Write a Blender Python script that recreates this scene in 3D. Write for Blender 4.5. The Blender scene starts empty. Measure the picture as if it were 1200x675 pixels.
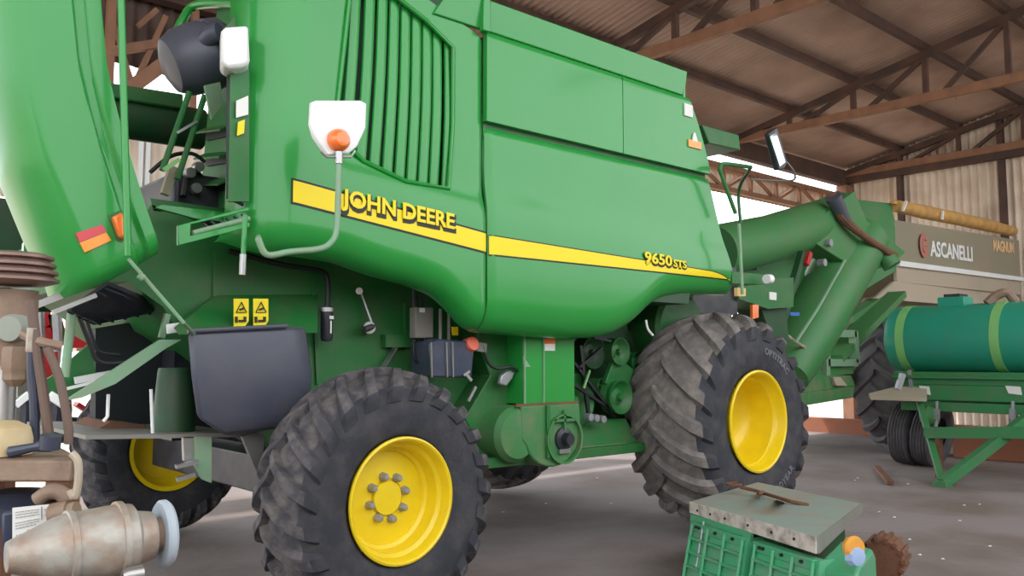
import bpy, bmesh, math, random
from mathutils import Vector, Matrix
random.seed(7)
PI = math.pi
C = bpy.context.scene.collection
# ------------------------------------------------------------------ camera
F = 1000.0; AZ = math.radians(48.6); PT = math.atan(83 / 1000); H = 1.46
fw = Vector((math.cos(AZ) * math.cos(PT), math.sin(AZ) * math.cos(PT), math.sin(PT)))
rt = Vector((math.sin(AZ), -math.cos(AZ), 0)); up = rt.cross(fw)
cam_d = bpy.data.cameras.new('camera'); cam = bpy.data.objects.new('camera', cam_d); C.objects.link(cam)
cam.matrix_world = Matrix(((rt.x, up.x, -fw.x, 0), (rt.y, up.y, -fw.y, 0), (rt.z, up.z, -fw.z, H), (0, 0, 0, 1)))
cam_d.sensor_width = 36; cam_d.lens = 36 * F / 1200; cam_d.clip_end = 500
bpy.context.scene.camera = cam

def at(x, y, X=None, Y=None, Z=None):
    """survey help: where the sight line of a photo point meets a real plane"""
    r = fw + rt * ((x - 600) / F) - up * ((y - 337.5) / F)
    t = X / r.x if X is not None else Y / r.y if Y is not None else (Z - H) / r.z
    return Vector((t * r.x, t * r.y, H + t * r.z))

# ------------------------------------------------------------------ materials
def mat(name, col, rough=0.5, metal=0.0, dirt=None, dirt_amt=0.0, scale=4.0, bump=0.0, bscale=60.0, var=0.06, coat=0.0, spec=0.5):
    m = bpy.data.materials.new(name); m.use_nodes = True
    nt = m.node_tree; N = nt.nodes; L = nt.links; b = N['Principled BSDF']
    b.inputs['Roughness'].default_value = rough; b.inputs['Metallic'].default_value = metal
    b.inputs['Specular IOR Level'].default_value = spec
    if coat: b.inputs['Coat Weight'].default_value = coat; b.inputs['Coat Roughness'].default_value = 0.12
    tc = N.new('ShaderNodeTexCoord')
    n = N.new('ShaderNodeTexNoise'); n.inputs['Scale'].default_value = scale; n.inputs['Detail'].default_value = 6
    L.new(tc.outputs['Object'], n.inputs['Vector'])
    mix = N.new('ShaderNodeMix'); mix.data_type = 'RGBA'
    c = Vector(col)
    mix.inputs['A'].default_value = (*(c * (1 - var)), 1); mix.inputs['B'].default_value = (*[min(1, v) for v in c * (1 + var)], 1)
    L.new(n.outputs['Fac'], mix.inputs['Factor']); last = mix.outputs['Result']
    if dirt:
        n2 = N.new('ShaderNodeTexNoise'); n2.inputs['Scale'].default_value = scale * 1.7; n2.inputs['Detail'].default_value = 8
        L.new(tc.outputs['Object'], n2.inputs['Vector'])
        r = N.new('ShaderNodeMapRange'); r.inputs['From Min'].default_value = 0.42; r.inputs['From Max'].default_value = 0.68
        r.inputs['To Max'].default_value = dirt_amt; L.new(n2.outputs['Fac'], r.inputs['Value'])
        m2 = N.new('ShaderNodeMix'); m2.data_type = 'RGBA'; L.new(r.outputs['Result'], m2.inputs['Factor'])
        L.new(last, m2.inputs['A']); m2.inputs['B'].default_value = (*dirt, 1); last = m2.outputs['Result']
    L.new(last, b.inputs['Base Color'])
    if bump:
        n3 = N.new('ShaderNodeTexNoise'); n3.inputs['Scale'].default_value = bscale; n3.inputs['Detail'].default_value = 5
        L.new(tc.outputs['Object'], n3.inputs['Vector'])
        bp = N.new('ShaderNodeBump'); bp.inputs['Strength'].default_value = bump; bp.inputs['Distance'].default_value = 0.02
        L.new(n3.outputs['Fac'], bp.inputs['Height']); L.new(bp.outputs['Normal'], b.inputs['Normal'])
    return m

DUST = (.30, .24, .18)
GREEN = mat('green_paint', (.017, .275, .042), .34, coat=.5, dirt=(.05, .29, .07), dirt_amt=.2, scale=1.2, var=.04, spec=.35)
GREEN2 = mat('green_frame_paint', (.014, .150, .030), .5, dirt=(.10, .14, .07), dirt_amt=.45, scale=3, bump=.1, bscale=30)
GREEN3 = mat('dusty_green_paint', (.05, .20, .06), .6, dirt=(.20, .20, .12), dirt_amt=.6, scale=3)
CARTG = mat('cart_green_paint', (.050, .21, .062), .5, dirt=(.15, .18, .10), dirt_amt=.35, scale=2)
PALEG = mat('pale_green_paint', (.20, .36, .22), .5, dirt=DUST, dirt_amt=.3)
BOXG = mat('casting_green_paint', (.06, .36, .17), .5, dirt=(.20, .26, .20), dirt_amt=.5, scale=6)
DARKG = mat('dark_green_paint', (.012, .07, .022), .5, dirt=(.06, .05, .04), dirt_amt=.4)
YEL = mat('yellow_rim_paint', (.85, .62, .008), .4, coat=.2, dirt=(.6, .42, .02), dirt_amt=.25, var=.03)
TLET = mat('worn_tyre_lettering', (.16, .165, .19), .85)
DECY = mat('yellow_decal', (.90, .70, .0), .45, var=.01)
BLK = mat('black_decal', (.01, .01, .01), .5)
RUB = mat('tyre_rubber', (.028, .030, .040), .75, dirt=(.11, .095, .09), dirt_amt=.35, scale=5, bump=.3, bscale=30)
RUBD = mat('dusty_tyre_rubber', (.150, .135, .130), .9, dirt=(.29, .245, .215), dirt_amt=.75, scale=7, bump=.35, bscale=40)
RUBM = mat('muddy_tyre_rubber', (.055, .054, .064), .85, dirt=(.21, .18, .165), dirt_amt=.6, scale=8, bump=.35, bscale=40)
RUBW = mat('worn_tyre_rubber', (.085, .08, .09), .85, dirt=(.15, .13, .12), dirt_amt=.5, scale=5)
STEEL = mat('bare_steel', (.42, .42, .42), .38, .85, dirt=(.2, .15, .1), dirt_amt=.2)
BOLT = mat('zinc_steel', (.36, .37, .40), .45, .5, dirt=(.25, .2, .15), dirt_amt=.3, scale=20)
RUST = mat('rusty_steel', (.20, .085, .045), .8, .1, dirt=(.09, .05, .04), dirt_amt=.6, scale=4, bump=.2)
TRUSS = mat('red_oxide_steel', (.070, .040, .034), .75, dirt=(.20, .09, .05), dirt_amt=.35, scale=1.5)
TRUSSR = mat('rusted_roof_steel', (.30, .15, .09), .8, dirt=(.14, .07, .045), dirt_amt=.5, scale=2)
TIN = mat('corrugated_tin', (.43, .295, .245), .6, 0, dirt=(.22, .13, .10), dirt_amt=.7, scale=.5, bump=.05)
TINW = mat('wall_tin', (.80, .68, .56), .6, 0, dirt=(.50, .34, .24), dirt_amt=.6, scale=.7)
CONC = mat('dirt_floor_material', (.245, .205, .198), .9, dirt=(.155, .112, .092), dirt_amt=.9, scale=.55, bump=.5, bscale=9)
PLAST = mat('grey_black_plastic', (.068, .075, .105), .42, dirt=(.13, .12, .13), dirt_amt=.3, scale=2, bump=.08, bscale=12)
BLKP = mat('black_plastic', (.022, .024, .034), .4, dirt=(.12, .11, .11), dirt_amt=.35, scale=3)
HOSE = mat('black_hose_rubber', (.012, .012, .014), .5)
WHITE = mat('white_plastic', (.82, .83, .82), .35)
WHITEP = mat('white_paper', (.78, .77, .74), .7)
ORA = mat('orange_lens', (.95, .20, .03), .2, coat=.5)
RED = mat('red_reflector', (.62, .02, .035), .3, coat=.4)
AMB = mat('amber_reflector', (1.0, .30, .01), .3, coat=.4)
REDM = mat('red_machine_paint', (.50, .015, .025), .5, dirt=(.2, .05, .04), dirt_amt=.3)
BRICK = mat('terracotta', (.36, .13, .07), .9, dirt=(.25, .12, .09), dirt_amt=.5)
TANKT = mat('teal_green_tank_paint', (.022, .33, .22), .42, dirt=(.08, .30, .18), dirt_amt=.3, scale=2)
TRALG = mat('trailer_green_paint', (.035, .21, .07), .5, dirt=(.10, .17, .09), dirt_amt=.5, scale=3)
BAND = mat('band_green_paint', (.22, .52, .16), .5, dirt=(.2, .4, .2), dirt_amt=.3)
TAN = mat('sun_bleached_panel', (.46, .38, .29), .5, dirt=(.34, .30, .22), dirt_amt=.4, scale=.8)
OLIVE = mat('olive_grey_panel', (.27, .245, .17), .55, dirt=(.36, .25, .18), dirt_amt=.4, scale=.7)
TARP = mat('yellow_rolled_tarpaulin', (.60, .33, .09), .7, dirt=(.32, .18, .09), dirt_amt=.6, scale=3, bump=.2, bscale=15)
GREYB = mat('grey_box_paint', (.22, .22, .20), .6, dirt=(.2, .16, .12), dirt_amt=.5)
LIDM = mat('weathered_lid_sheet', (.27, .33, .30), .6, dirt=(.33, .27, .22), dirt_amt=.8, scale=3, bump=.1)
LIDE = mat('chipped_lid_edge', (.62, .55, .50), .6, dirt=(.22, .16, .15), dirt_amt=.8, scale=9)
TANC = mat('oily_tan_casting', (.27, .185, .13), .6, dirt=(.13, .08, .055), dirt_amt=.6, scale=6, bump=.15)
ALU = mat('stained_aluminium_casting', (.42, .40, .36), .5, .3, dirt=(.30, .17, .10), dirt_amt=.75, scale=9, bump=.2, bscale=25)
STONE = mat('grey_grinding_stone', (.40, .46, .52), .8, bump=.1)
PULLEY = mat('worn_pulley_steel', (.30, .20, .17), .4, .5, dirt=(.16, .09, .07), dirt_amt=.5)
WOOD = mat('grimy_bench_wood', (.16, .10, .07), .85, dirt=(.06, .045, .04), dirt_amt=.6, scale=6)
BUCK = mat('cream_drum', (.62, .50, .30), .6, dirt=(.40, .28, .12), dirt_amt=.6, scale=5)
LEATH = mat('brown_strap', (.15, .10, .08), .7)
NAVY = mat('navy_plastic', (.03, .04, .075), .4, dirt=(.10, .10, .12), dirt_amt=.4)
GLASS = mat('mirror_glass', (.55, .6, .6), .05, 1.0)
OUTG = mat('outside_ground_material', (.45, .38, .30), .95, scale=.5)
LEAF = mat('leaf_green', (.10, .20, .05), .8)

# ------------------------------------------------------------------ mesh helpers
OFF = {}
def link(name, bm, m, parent=None, bevel=0.0, smooth=35, loc=None):
    """one mesh object; vertices are given in world space, the object sits at its parent's base"""
    me = bpy.data.meshes.new(name)
    o = Vector(loc) if loc is not None else (OFF[parent] if parent is not None else Vector())
    bmesh.ops.recalc_face_normals(bm, faces=bm.faces[:])
    bmesh.ops.translate(bm, verts=bm.verts[:], vec=-o)
    bm.to_mesh(me); bm.free()
    for p in me.polygons: p.use_smooth = True
    me.set_sharp_from_angle(angle=math.radians(smooth))
    ms = m if isinstance(m, (list, tuple)) else [m]
    for x in ms: me.materials.append(x)
    ob = bpy.data.objects.new(name, me); C.objects.link(ob)
    if parent is not None:
        ob.parent = parent; ob.location = o - OFF[parent]
    else:
        ob.location = o
    OFF[ob] = o
    if bevel:
        b = ob.modifiers.new('bevel', 'BEVEL'); b.width = bevel; b.segments = 2; b.limit_method = 'ANGLE'; b.angle_limit = math.radians(40)
    return ob
def empty(name, loc):
    o = bpy.data.objects.new(name, None); C.objects.link(o); o.location = loc; o.empty_display_size = .1
    OFF[o] = Vector(loc); return o
def tag(o, label=None, cat=None, group=None, kind=None):
    for k, v in (('label', label), ('category', cat), ('group', group), ('kind', kind)):
        if v: o[k] = v
    return o
def thing(name, loc, label, cat, group=None):
    return tag(empty(name, loc), label, cat, group)
def V(*a): return Vector(a)
def bm_(): return bmesh.new()
def box(bm, a, b, M=None):
    vs = [bm.verts.new((x, y, z)) for x in (a[0], b[0]) for y in (a[1], b[1]) for z in (a[2], b[2])]
    for f in ((0, 1, 3, 2), (4, 6, 7, 5), (0, 4, 5, 1), (2, 3, 7, 6), (0, 2, 6, 4), (1, 5, 7, 3)): bm.faces.new([vs[i] for i in f])
    if M is not None: bmesh.ops.transform(bm, verts=vs, matrix=M)
    return vs
def frame(d, upv=None):
    d = Vector(d).normalized(); u = Vector(upv) if upv else (V(0, 0, 1) if abs(d.z) < .95 else V(0, 1, 0))
    s = d.cross(u).normalized(); return s, s.cross(d).normalized()
def bar(bm, p, q, w, h=None, upv=None):
    h = h or w; p = Vector(p); q = Vector(q); s, u = frame(q - p, upv)
    vs = [bm.verts.new(c + s * a * w / 2 + u * b * h / 2) for c in (p, q) for a, b in ((-1, -1), (1, -1), (1, 1), (-1, 1))]
    for i in range(4): bm.faces.new([vs[i], vs[(i + 1) % 4], vs[4 + (i + 1) % 4], vs[4 + i]])
    bm.faces.new(vs[:4][::-1]); bm.faces.new(vs[4:]); return vs
def smoothpath(pts, k=6):
    P = [Vector(p) for p in pts]; out = []
    for i in range(len(P) - 1):
        a = P[max(i - 1, 0)]; b = P[i]; c = P[i + 1]; d = P[min(i + 2, len(P) - 1)]
        for j in range(k):
            t = j / k
            out.append(.5 * ((2 * b) + (c - a) * t + (2 * a - 5 * b + 4 * c - d) * t * t + (3 * b - a - 3 * c + d) * t ** 3))
    return out + [P[-1]]
def tube(bm, pts, r, n=12, smooth=0, cap=True):
    P = smoothpath(pts, smooth) if smooth else [Vector(p) for p in pts]
    rr = list(r) if isinstance(r, (list, tuple)) else [r] * len(P)
    if len(rr) != len(P): rr = [interp(list(enumerate(rr)), i * (len(rr) - 1) / (len(P) - 1)) for i in range(len(P))]
    rings = []; s = None
    for i, p in enumerate(P):
        d = (P[min(i + 1, len(P) - 1)] - P[max(i - 1, 0)]).normalized()
        if s is None: s, u = frame(d)
        else: s = (s - d * s.dot(d)).normalized(); u = s.cross(d).normalized()
        rings.append([bm.verts.new(p + (s * math.cos(2 * PI * k / n) + u * math.sin(2 * PI * k / n)) * rr[i]) for k in range(n)])
    for a, b in zip(rings, rings[1:]):
        for k in range(n): bm.faces.new([a[k], a[(k + 1) % n], b[(k + 1) % n], b[k]])
    if cap: bm.faces.new(rings[0][::-1]); bm.faces.new(rings[-1])
def lathe(bm, prof, c, axis=(0, 1, 0), n=48, closed=False):
    """prof: (radius, distance along axis)"""
    c = Vector(c); ax = Vector(axis).normalized(); s, u = frame(ax); rings = []
    for r, h in prof:
        if r < 1e-5: rings.append([bm.verts.new(c + ax * h)])
        else: rings.append([bm.verts.new(c + ax * h + (s * math.cos(2 * PI * k / n) + u * math.sin(2 * PI * k / n)) * r) for k in range(n)])
    pr = list(zip(rings, rings[1:]))
    if closed: pr.append((rings[-1], rings[0]))
    for a, b in pr:
        for k in range(n):
            k2 = (k + 1) % n
            if len(a) == 1 and len(b) == 1: continue
            if len(a) == 1: bm.faces.new([a[0], b[k2], b[k]])
            elif len(b) == 1: bm.faces.new([a[k], a[k2], b[0]])
            else: bm.faces.new([a[k], a[k2], b[k2], b[k]])
def prism(bm, pts, vec):
    vec = Vector(vec); a = [bm.verts.new(Vector(p)) for p in pts]; b = [bm.verts.new(Vector(p) + vec) for p in pts]
    n = len(a); bm.faces.new(a); bm.faces.new(b[::-1])
    for i in range(n): bm.faces.new([a[i], b[i], b[(i + 1) % n], a[(i + 1) % n]])
def xz(pts, y0, y1):  # outline in X,Z extruded from y0 to y1
    bm = bm_(); prism(bm, [(x, y0, z) for x, z in pts], (0, y1 - y0, 0)); return bm
def grid_shell(bm, nu, nv, fn, off):
    """sheet fn(u,v) given thickness along off"""
    off = Vector(off)
    A = [[bm.verts.new(fn(i / nu, j / nv)) for j in range(nv + 1)] for i in range(nu + 1)]
    B = [[bm.verts.new(v.co + off) for v in row] for row in A]
    for i in range(nu):
        for j in range(nv):
            bm.faces.new([A[i][j], A[i + 1][j], A[i + 1][j + 1], A[i][j + 1]])
            bm.faces.new([B[i][j], B[i][j + 1], B[i + 1][j + 1], B[i + 1][j]])
    for i in range(nu):
        bm.faces.new([A[i][0], B[i][0], B[i + 1][0], A[i + 1][0]]); bm.faces.new([A[i][nv], A[i + 1][nv], B[i + 1][nv], B[i][nv]])
    for j in range(nv):
        bm.faces.new([A[0][j], A[0][j + 1], B[0][j + 1], B[0][j]]); bm.faces.new([A[nu][j], B[nu][j], B[nu][j + 1], A[nu][j + 1]])
def interp(tab, x):
    if x <= tab[0][0]: return tab[0][1]
    for (a, fa), (b, fb) in zip(tab, tab[1:]):
        if x <= b:
            t = (x - a) / (b - a); return fa + (fb - fa) * t
    return tab[-1][1]
def sinterp(tab, x):   # smoothed
    return sum(interp(tab, x + d) for d in (-.04, -.02, 0, .02, .04)) / 5
def text_bm(s, size, offset=0.0, extrude=.002, shear=0.0, res=3, spacing=1.0):
    cu = bpy.data.curves.new('lettering', 'FONT'); cu.body = s; cu.size = size; cu.offset = offset; cu.extrude = extrude
    cu.shear = shear; cu.resolution_u = res; cu.space_character = spacing
    ob = bpy.data.objects.new('lettering', cu); C.objects.link(ob)
    dg = bpy.context.evaluated_depsgraph_get(); me = bpy.data.meshes.new_from_object(ob.evaluated_get(dg))
    bm = bm_(); bm.from_mesh(me); bpy.data.objects.remove(ob); bpy.data.curves.remove(cu); bpy.data.meshes.remove(me)
    return bm
def cyl(bm, p, q, r, n=20, r2=None):
    tube(bm, [p, q], [r, r if r2 is None else r2], n)

# ------------------------------------------------------------------ wheels
def tyre_bm(c, R, W, rr, nl, lug, sweep, flank=1.15, steer=0.0):
    """ag tyre about the Y axis, centre c"""
    bm = bm_(); h = W / 2; d = R - rr; sc = R * .1; C0 = R - lug
    half = [(rr, .84), (rr + d * .06, .93), (rr + d * .28, 1.0), (rr + d * .48, .995), (rr + d * .62, .94), (C0 - .85 * sc, .82), (C0 - .45 * sc, .64), (C0 - .14 * sc, .40), (C0, .15)]
    prof = [(r, -a * h) for r, a in half] + [(r, a * h) for r, a in half[::-1]]
    sp = smoothpath([(r, y, 0) for r, y in prof], 3)
    lathe(bm, [(p.x, p.y) for p in sp], (0, 0, 0), n=84)
    path = smoothpath([(-.07, C0, 0), (.15, C0, 0), (.40, C0 - .14 * sc, 0), (.64, C0 - .45 * sc, 0), (.82, C0 - .85 * sc, 0), (.94, rr + d * .62, 0), (.985, rr + d * .52, 0)], 2)
    path = [(p.x * h, p.y) for p in path]; al = [0]
    for p, q in zip(path, path[1:]): al.append(al[-1] + math.hypot(q[0] - p[0], q[1] - p[1]))
    for s in (-1, 1):
        for k in range(nl):
            t0 = 2 * PI * (k + (.5 if s > 0 else 0)) / nl; rings = []
            for i, (w, r) in enumerate(path):
                t = al[i] / al[-1]; th = t0 + sweep * t ** .8
                a = path[max(0, i - 1)]; b = path[min(len(path) - 1, i + 1)]; tw, tr = b[0] - a[0], b[1] - a[1]; L = math.hypot(tw, tr); nw, nr = -tr / L, tw / L
                e = lug * (1 if t < .8 else 1 - (t - .8) / .2 * .75); hw = (.026 + .022 * t) * R / .9 * flank
                ring = [((r + nr * q) * math.cos(th + x / r), s * (w + nw * q), (r + nr * q) * math.sin(th + x / r)) for x, q in ((-hw * 1.5, -.012), (-hw * .8, e), (hw * .8, e), (hw * 1.5, -.012))]
                rings.append([bm.verts.new(p) for p in ring])
            for a, b in zip(rings, rings[1:]):
                for i in range(3): bm.faces.new([a[i], a[i + 1], b[i + 1], b[i]])
                bm.faces.new([a[3], a[0], b[0], b[3]])
            bm.faces.new(rings[0]); bm.faces.new(rings[-1][::-1])
    bmesh.ops.transform(bm, verts=bm.verts[:], matrix=Matrix.Translation(c) @ Matrix.Rotation(steer, 4, 'Z'))
    # tread faces carry more dust than the flanks
    cc = Vector(c)
    return bm
def assign_tread(me, R, lug, W, off=V(0, 0, 0)):
    for p in me.polygons:
        v = p.center - off; r = math.hypot(v.x, v.z)
        if r > R - lug * 1.1 - R * .09: p.material_index = 1
def rim_bm(c, prof, s=1, n=56, steer=0.0):
    bm = bm_(); lathe(bm, prof, (0, 0, 0), n=n)
    if s < 0: bmesh.ops.transform(bm, verts=bm.verts[:], matrix=Matrix.Rotation(PI, 4, 'Z'))
    bmesh.ops.transform(bm, verts=bm.verts[:], matrix=Matrix.Translation(c) @ Matrix.Rotation(steer, 4, 'Z')); return bm
FRONT_RIM_SCALE = .93
REAR_RIM = [(.320, -.19), (.330, -.205), (.338, -.214), (.336, -.224), (.326, -.228), (.316, -.220), (.308, -.19), (.303, -.165), (.283, -.15), (.276, -.115), (.270, -.08), (.252, -.068),
            (.247, -.055), (.18, -.062), (.13, -.066), (.104, -.068), (.100, -.060), (.094, -.060), (.090, -.082), (.03, -.086), (0, -.086), (0, .02), (.24, .02), (.28, .06), (.30, .2), (.335, .21)]
FRONT_RIM = [(.425, -.36), (.445, -.375), (.445, -.388), (.430, -.394), (.418, -.385), (.405, -.34), (.395, -.30), (.380, -.285), (.372, -.20), (.360, -.10), (.345, -.06),
             (.30, -.02), (.20, .0), (.14, -.02), (.12, -.06), (0, -.07), (0, .1), (.3, .1), (.38, .2), (.38, .36), (.425, .37)]
FRONT_RIM = [(r * FRONT_RIM_SCALE, y) for r, y in FRONT_RIM]
def combine_wheel(root, c, R, W, rr, nl, lug, sweep, rim, nutr, nn, side=1, steer=0.0, cap=.03, old=None):
    w = link('wheel', rim_bm(c, rim, side, steer=steer), YEL, root, loc=c)
    t = link('tyre', tyre_bm(c, R, W, rr, nl, lug, sweep * 1, steer=steer), [RUB, RUBD if R > .8 else RUBM], w, loc=c)
    assign_tread(t.data, R, lug, W)
    if side > 0 and R > .8:
        for s_, phi, r0, sz, ccw in (('OPTITRAC', math.radians(62), .55, .075, 0), ('GOODYEAR', math.radians(-62), .63, .080, 1)):
            b = text_bm(s_, sz, .002, .003, spacing=1.1); xs = [v.co.x for v in b.verts]; mid_ = (min(xs) + max(xs)) / 2; h = W / 2; d = R - rr
            half = [(rr, .84), (rr + d * .06, .93), (rr + d * .28, 1.0), (rr + d * .48, .995), (rr + d * .62, .94), (R, .6)]
            for v in b.verts:
                r_ = r0 + (-v.co.y if ccw else v.co.y); a = phi + (1 if ccw else -1) * (v.co.x - mid_) / r0
                yy = -h * interp(half, r_) - .004 - (v.co.z + .003)
                v.co = V(c.x + r_ * math.cos(a), c.y + yy, c.z + r_ * math.sin(a))
            link('tyre_lettering', b, TLET, t)
    yb = min(p[1] for p in rim if p[0] < .15 and p[1] < 0) * side
    if nn:
        Rm = Matrix.Translation(c) @ Matrix.Rotation(steer, 4, 'Z')
        for k in range(nn):
            a = 2 * PI * (k + .3) / nn; p = V(nutr * math.cos(a), -.072, nutr * math.sin(a))
            b = bm_(); lathe(b, [(0, -.040), (.014, -.038), (.021, -.028), (.022, -.008), (.025, -.004), (.025, .02), (0, .02)], p, n=8)
            bmesh.ops.transform(b, verts=b.verts[:], matrix=Rm)
            link('wheel_nut', b, BOLT, w)
    return w

# ================================================================== THE SETTING
FLX0, FLX1, FLY0, FLY1 = -8.0, 20.3, -6.0, 10.3
def floor_fn(u, v): return V(-60 + 140 * u, -45 + 120 * v, 0)
def floor_pt(u, v):
    x, y = -12 + 32.4 * u, -9 + 19.4 * v; return V(x, y, .055 * math.exp(-(((x - 6.13) ** 2 + (y - 4.3) ** 2) / 1.3) ** 2))
bm = bm_(); grid_shell(bm, 130, 78, floor_pt, (0, 0, -.2)); tag(link('floor', bm, CONC), kind='structure')
bm = bm_(); box(bm, (-90, -80, -.35), (140, 140, -.21)); tag(link('ground_outside', bm, OUTG), kind='structure')
YE = 10.2; ZE = 6.05; SL = .195
def roof_z(y): return ZE + SL * (YE - y) + .16
RX0, RX1, RY0 = -7.0, 20.2, -1.6
def corr_sheet(name, fn, n, m, mtl, off):
    bm = bm_(); grid_shell(bm, n, m, fn, off); return tag(link(name, bm, mtl, smooth=70), kind='structure')
def wav(x, per, a): return a * math.sin(2 * PI * x / per)
nx = int((RX1 - RX0) / .13 * 6)
corr_sheet('ceiling', lambda u, v: V(RX0 + (RX1 - RX0) * u, RY0 + (YE + .35 - RY0) * v, roof_z(RY0 + (YE + .35 - RY0) * v) + wav((RX1 - RX0) * u, .13, .022)), nx, 1, TIN, (0, 0, .012))
XW = 20.15; ny = int(14 / .15 * 6)
corr_sheet('wall_right', lambda u, v: V(XW + wav(13.5 * u, .17, .04), -3.2 + 13.5 * u, 0 + (roof_z(-3.2 + 13.5 * u) + .02) * v), ny, 1, TINW, (.012, 0, 0))
# girt beam and posts of the end wall
g = thing('end_wall_frame', (XW - .1, 6, 0), 'dark red steel girt with posts standing against the corrugated end wall', 'steel frame')
corr_sheet('wall_light_blocker', lambda u, v: V(-7 + 27 * u, -4 + wav(27 * u, .19, .03), 2.9 * v), 800, 1, TINW, (0, .012, 0))  # added unseen wall behind the camera, holds back low-angle sky light
bm = bm_(); bar(bm, (XW - .18, -3, 5.92), (XW - .18, 10.2, 5.92), .16, .30); link('girt', bm, TRUSS, g)
for y in (-1.6, .6, 2.9, 5.05, 6.65, 8.85):
    bm = bm_(); bar(bm, (XW - .12, y, 0), (XW - .12, y, roof_z(y) - .1), .14, .12, (0, 1, 0)); link('post', bm, TRUSS, g)
# eave beam, purlins, trusses
bm = bm_(); box(bm, (RX0, YE - .08, 5.72), (XW - .05, YE + .12, 6.10)); tag(link('eave_beam', bm, TRUSS, bevel=.01), 'long dark steel eave beam running under the low edge of the roof', 'beam')
nodes = [8.79 - 1.32 * k for k in range(0, 8)]
names_p = ['purlin nearest the eave beam under the corrugated roof', 'second purlin up from the eave beam', 'third purlin up from the eave beam', 'fourth purlin up from the eave beam',
           'fifth purlin up from the eave beam', 'sixth purlin up from the eave beam', 'seventh purlin up from the eave beam', 'topmost purlin of the roof']
for y, nm in zip(nodes, names_p):
    bm = bm_(); z = roof_z(y) - .09; box(bm, (RX0, y - .045, z - .075), (XW - .05, y + .045, z + .06))
    tag(link('roof_purlin', bm, TRUSS), 'dark brown steel ' + nm, 'purlin', 'purlins under the corrugated roof')
def truss(X, label, m=TRUSS):
    t = thing('roof_truss', (X, YE, 6), label, 'roof truss', 'steel roof trusses')
    bm = bm_(); bar(bm, (X, YE, 6.0), (X, RY0, 6.0), .10, .16); link('bottom_chord', bm, TRUSSR, t)
    zt = lambda y: roof_z(y) - .22
    bm = bm_(); bar(bm, (X, YE, zt(YE)), (X, RY0, zt(RY0)), .11, .13); link('top_chord', bm, m, t)
    yy = [YE - .15] + nodes
    for k in range(1, len(yy)):
        bm = bm_(); bar(bm, (X, yy[k], 6.0), (X, yy[k], zt(yy[k])), .085); link('vertical_strut', bm, m, t)
        bm = bm_(); bar(bm, (X, yy[k - 1] - (.3 if k > 1 else 0), 6.05), (X, yy[k], zt(yy[k]) - .04), .075); link('diagonal_strut', bm, m, t)
truss(15.07, 'steel roof truss spanning above the grain cart, farther of the two large ones')
truss(9.75, 'steel roof truss with rusty bottom chord starting above the top of the harvester')
truss(19.9, 'steel truss tight against the far corrugated end wall')
truss(4.45, 'rusty steel truss seen behind the rear engine bay of the harvester')
for x, s in ((19.95, 'corner column where eave beam meets the end wall'), (9.75, 'column under the eave beam hidden behind the harvester'), (4.45, 'rusty column behind the engine bay of the harvester')):
    bm = bm_(); box(bm, (x - .14, YE - .14, 0), (x + .14, YE + .14, 5.72)); tag(link('steel_column', bm, TRUSSR, bevel=.01), 'steel ' + s, 'column')
# far long side: open below, sheets and a lattice girder above
def side_sheet(name, x0, x1, z0, z1, y=10.42, m=None):
    corr_sheet(name, lambda u, v: V(x0 + (x1 - x0) * u, y + wav((x1 - x0) * u, .16, .018), z0 + (z1 - z0) * v), int((x1 - x0) / .16 * 6), 1, m or TINW, (0, .012, 0))
side_sheet('wall_back', 8.2, 20.1, 4.95, 5.50)
side_sheet('wall_back_low', -6.9, 8.2, 3.2, 4.52)
side_sheet('wall_back_high', -6.9, 8.2, 4.93, 6.1, m=mat('shaded_brown_tin', (.085, .055, .045), .7, dirt=(.14, .08, .06), dirt_amt=.5))  # roof shade behind the trusses is put into this dark tin colour
def girder(x0, x1, y, z0, z1, step, label, m=TRUSSR):
    t = thing('lattice_girder', (x0, y, z0), label, 'lattice girder')
    for z, nm in ((z0, 'bottom_chord'), (z1, 'top_chord')):
        bm = bm_(); bar(bm, (x0, y, z), (x1, y, z), .09, .10); link(nm, bm, m, t)
    n = round((x1 - x0) / step)
    for k in range(n):
        xa = x0 + (x1 - x0) * k / n; xb = x0 + (x1 - x0) * (k + 1) / n
        bm = bm_(); bar(bm, (xa, y, z0), (xa, y, z1), .07); link('web_strut', bm, m, t)
        bm = bm_(); bar(bm, (xa, y, z0) if k % 2 else (xa, y, z1), (xb, y, z1) if k % 2 else (xb, y, z0), .06); link('web_strut', bm, m, t)
girder(9.88, 19.82, 10.2, 4.98, 5.45, 1.0, 'rusty lattice girder below the eave beam, above the bright opening')
for x_ in (2.95, 3.28, 3.36):
    bm = bm_(); bar(bm, (x_, 10.385, 3.25), (x_, 10.385, 4.5), .05); tag(link('white_batten', bm, WHITE), 'thin white upright batten against the tin sheets behind the engine bay', 'batten', 'white battens behind the engine bay')
# slanting rusty braces of the rear bay
t = thing('knee_brace', (3.6, YE, 4.2), 'rusty braced steelwork rising to the roof behind the air cleaner', 'steel brace')
for a, b, w in (((2.6, YE - .14, 4.1), (4.12, YE - .14, 5.66), .16), ((2.75, YE - .14, 4.9), (4.4, YE - .14, 5.6), .10), ((2.8, YE - .14, 4.1), (2.8, YE - .14, 5.66), .09), ((3.75, YE - .14, 4.2), (3.75, YE - .14, 5.66), .08), ((3.05, YE - .14, 4.5), (3.4, YE - .14, 5.5), .06), ((3.4, YE - .14, 4.8), (3.6, YE - .14, 5.5), .06), ((2.8, YE - .14, 5.3), (3.05, YE - .14, 4.6), .06), ((3.1, YE - .14, 5.3), (3.3, YE - .14, 5.55), .06)):
    bm = bm_(); bar(bm, a, b, w); link('brace_bar', bm, TRUSSR, t)
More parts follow.
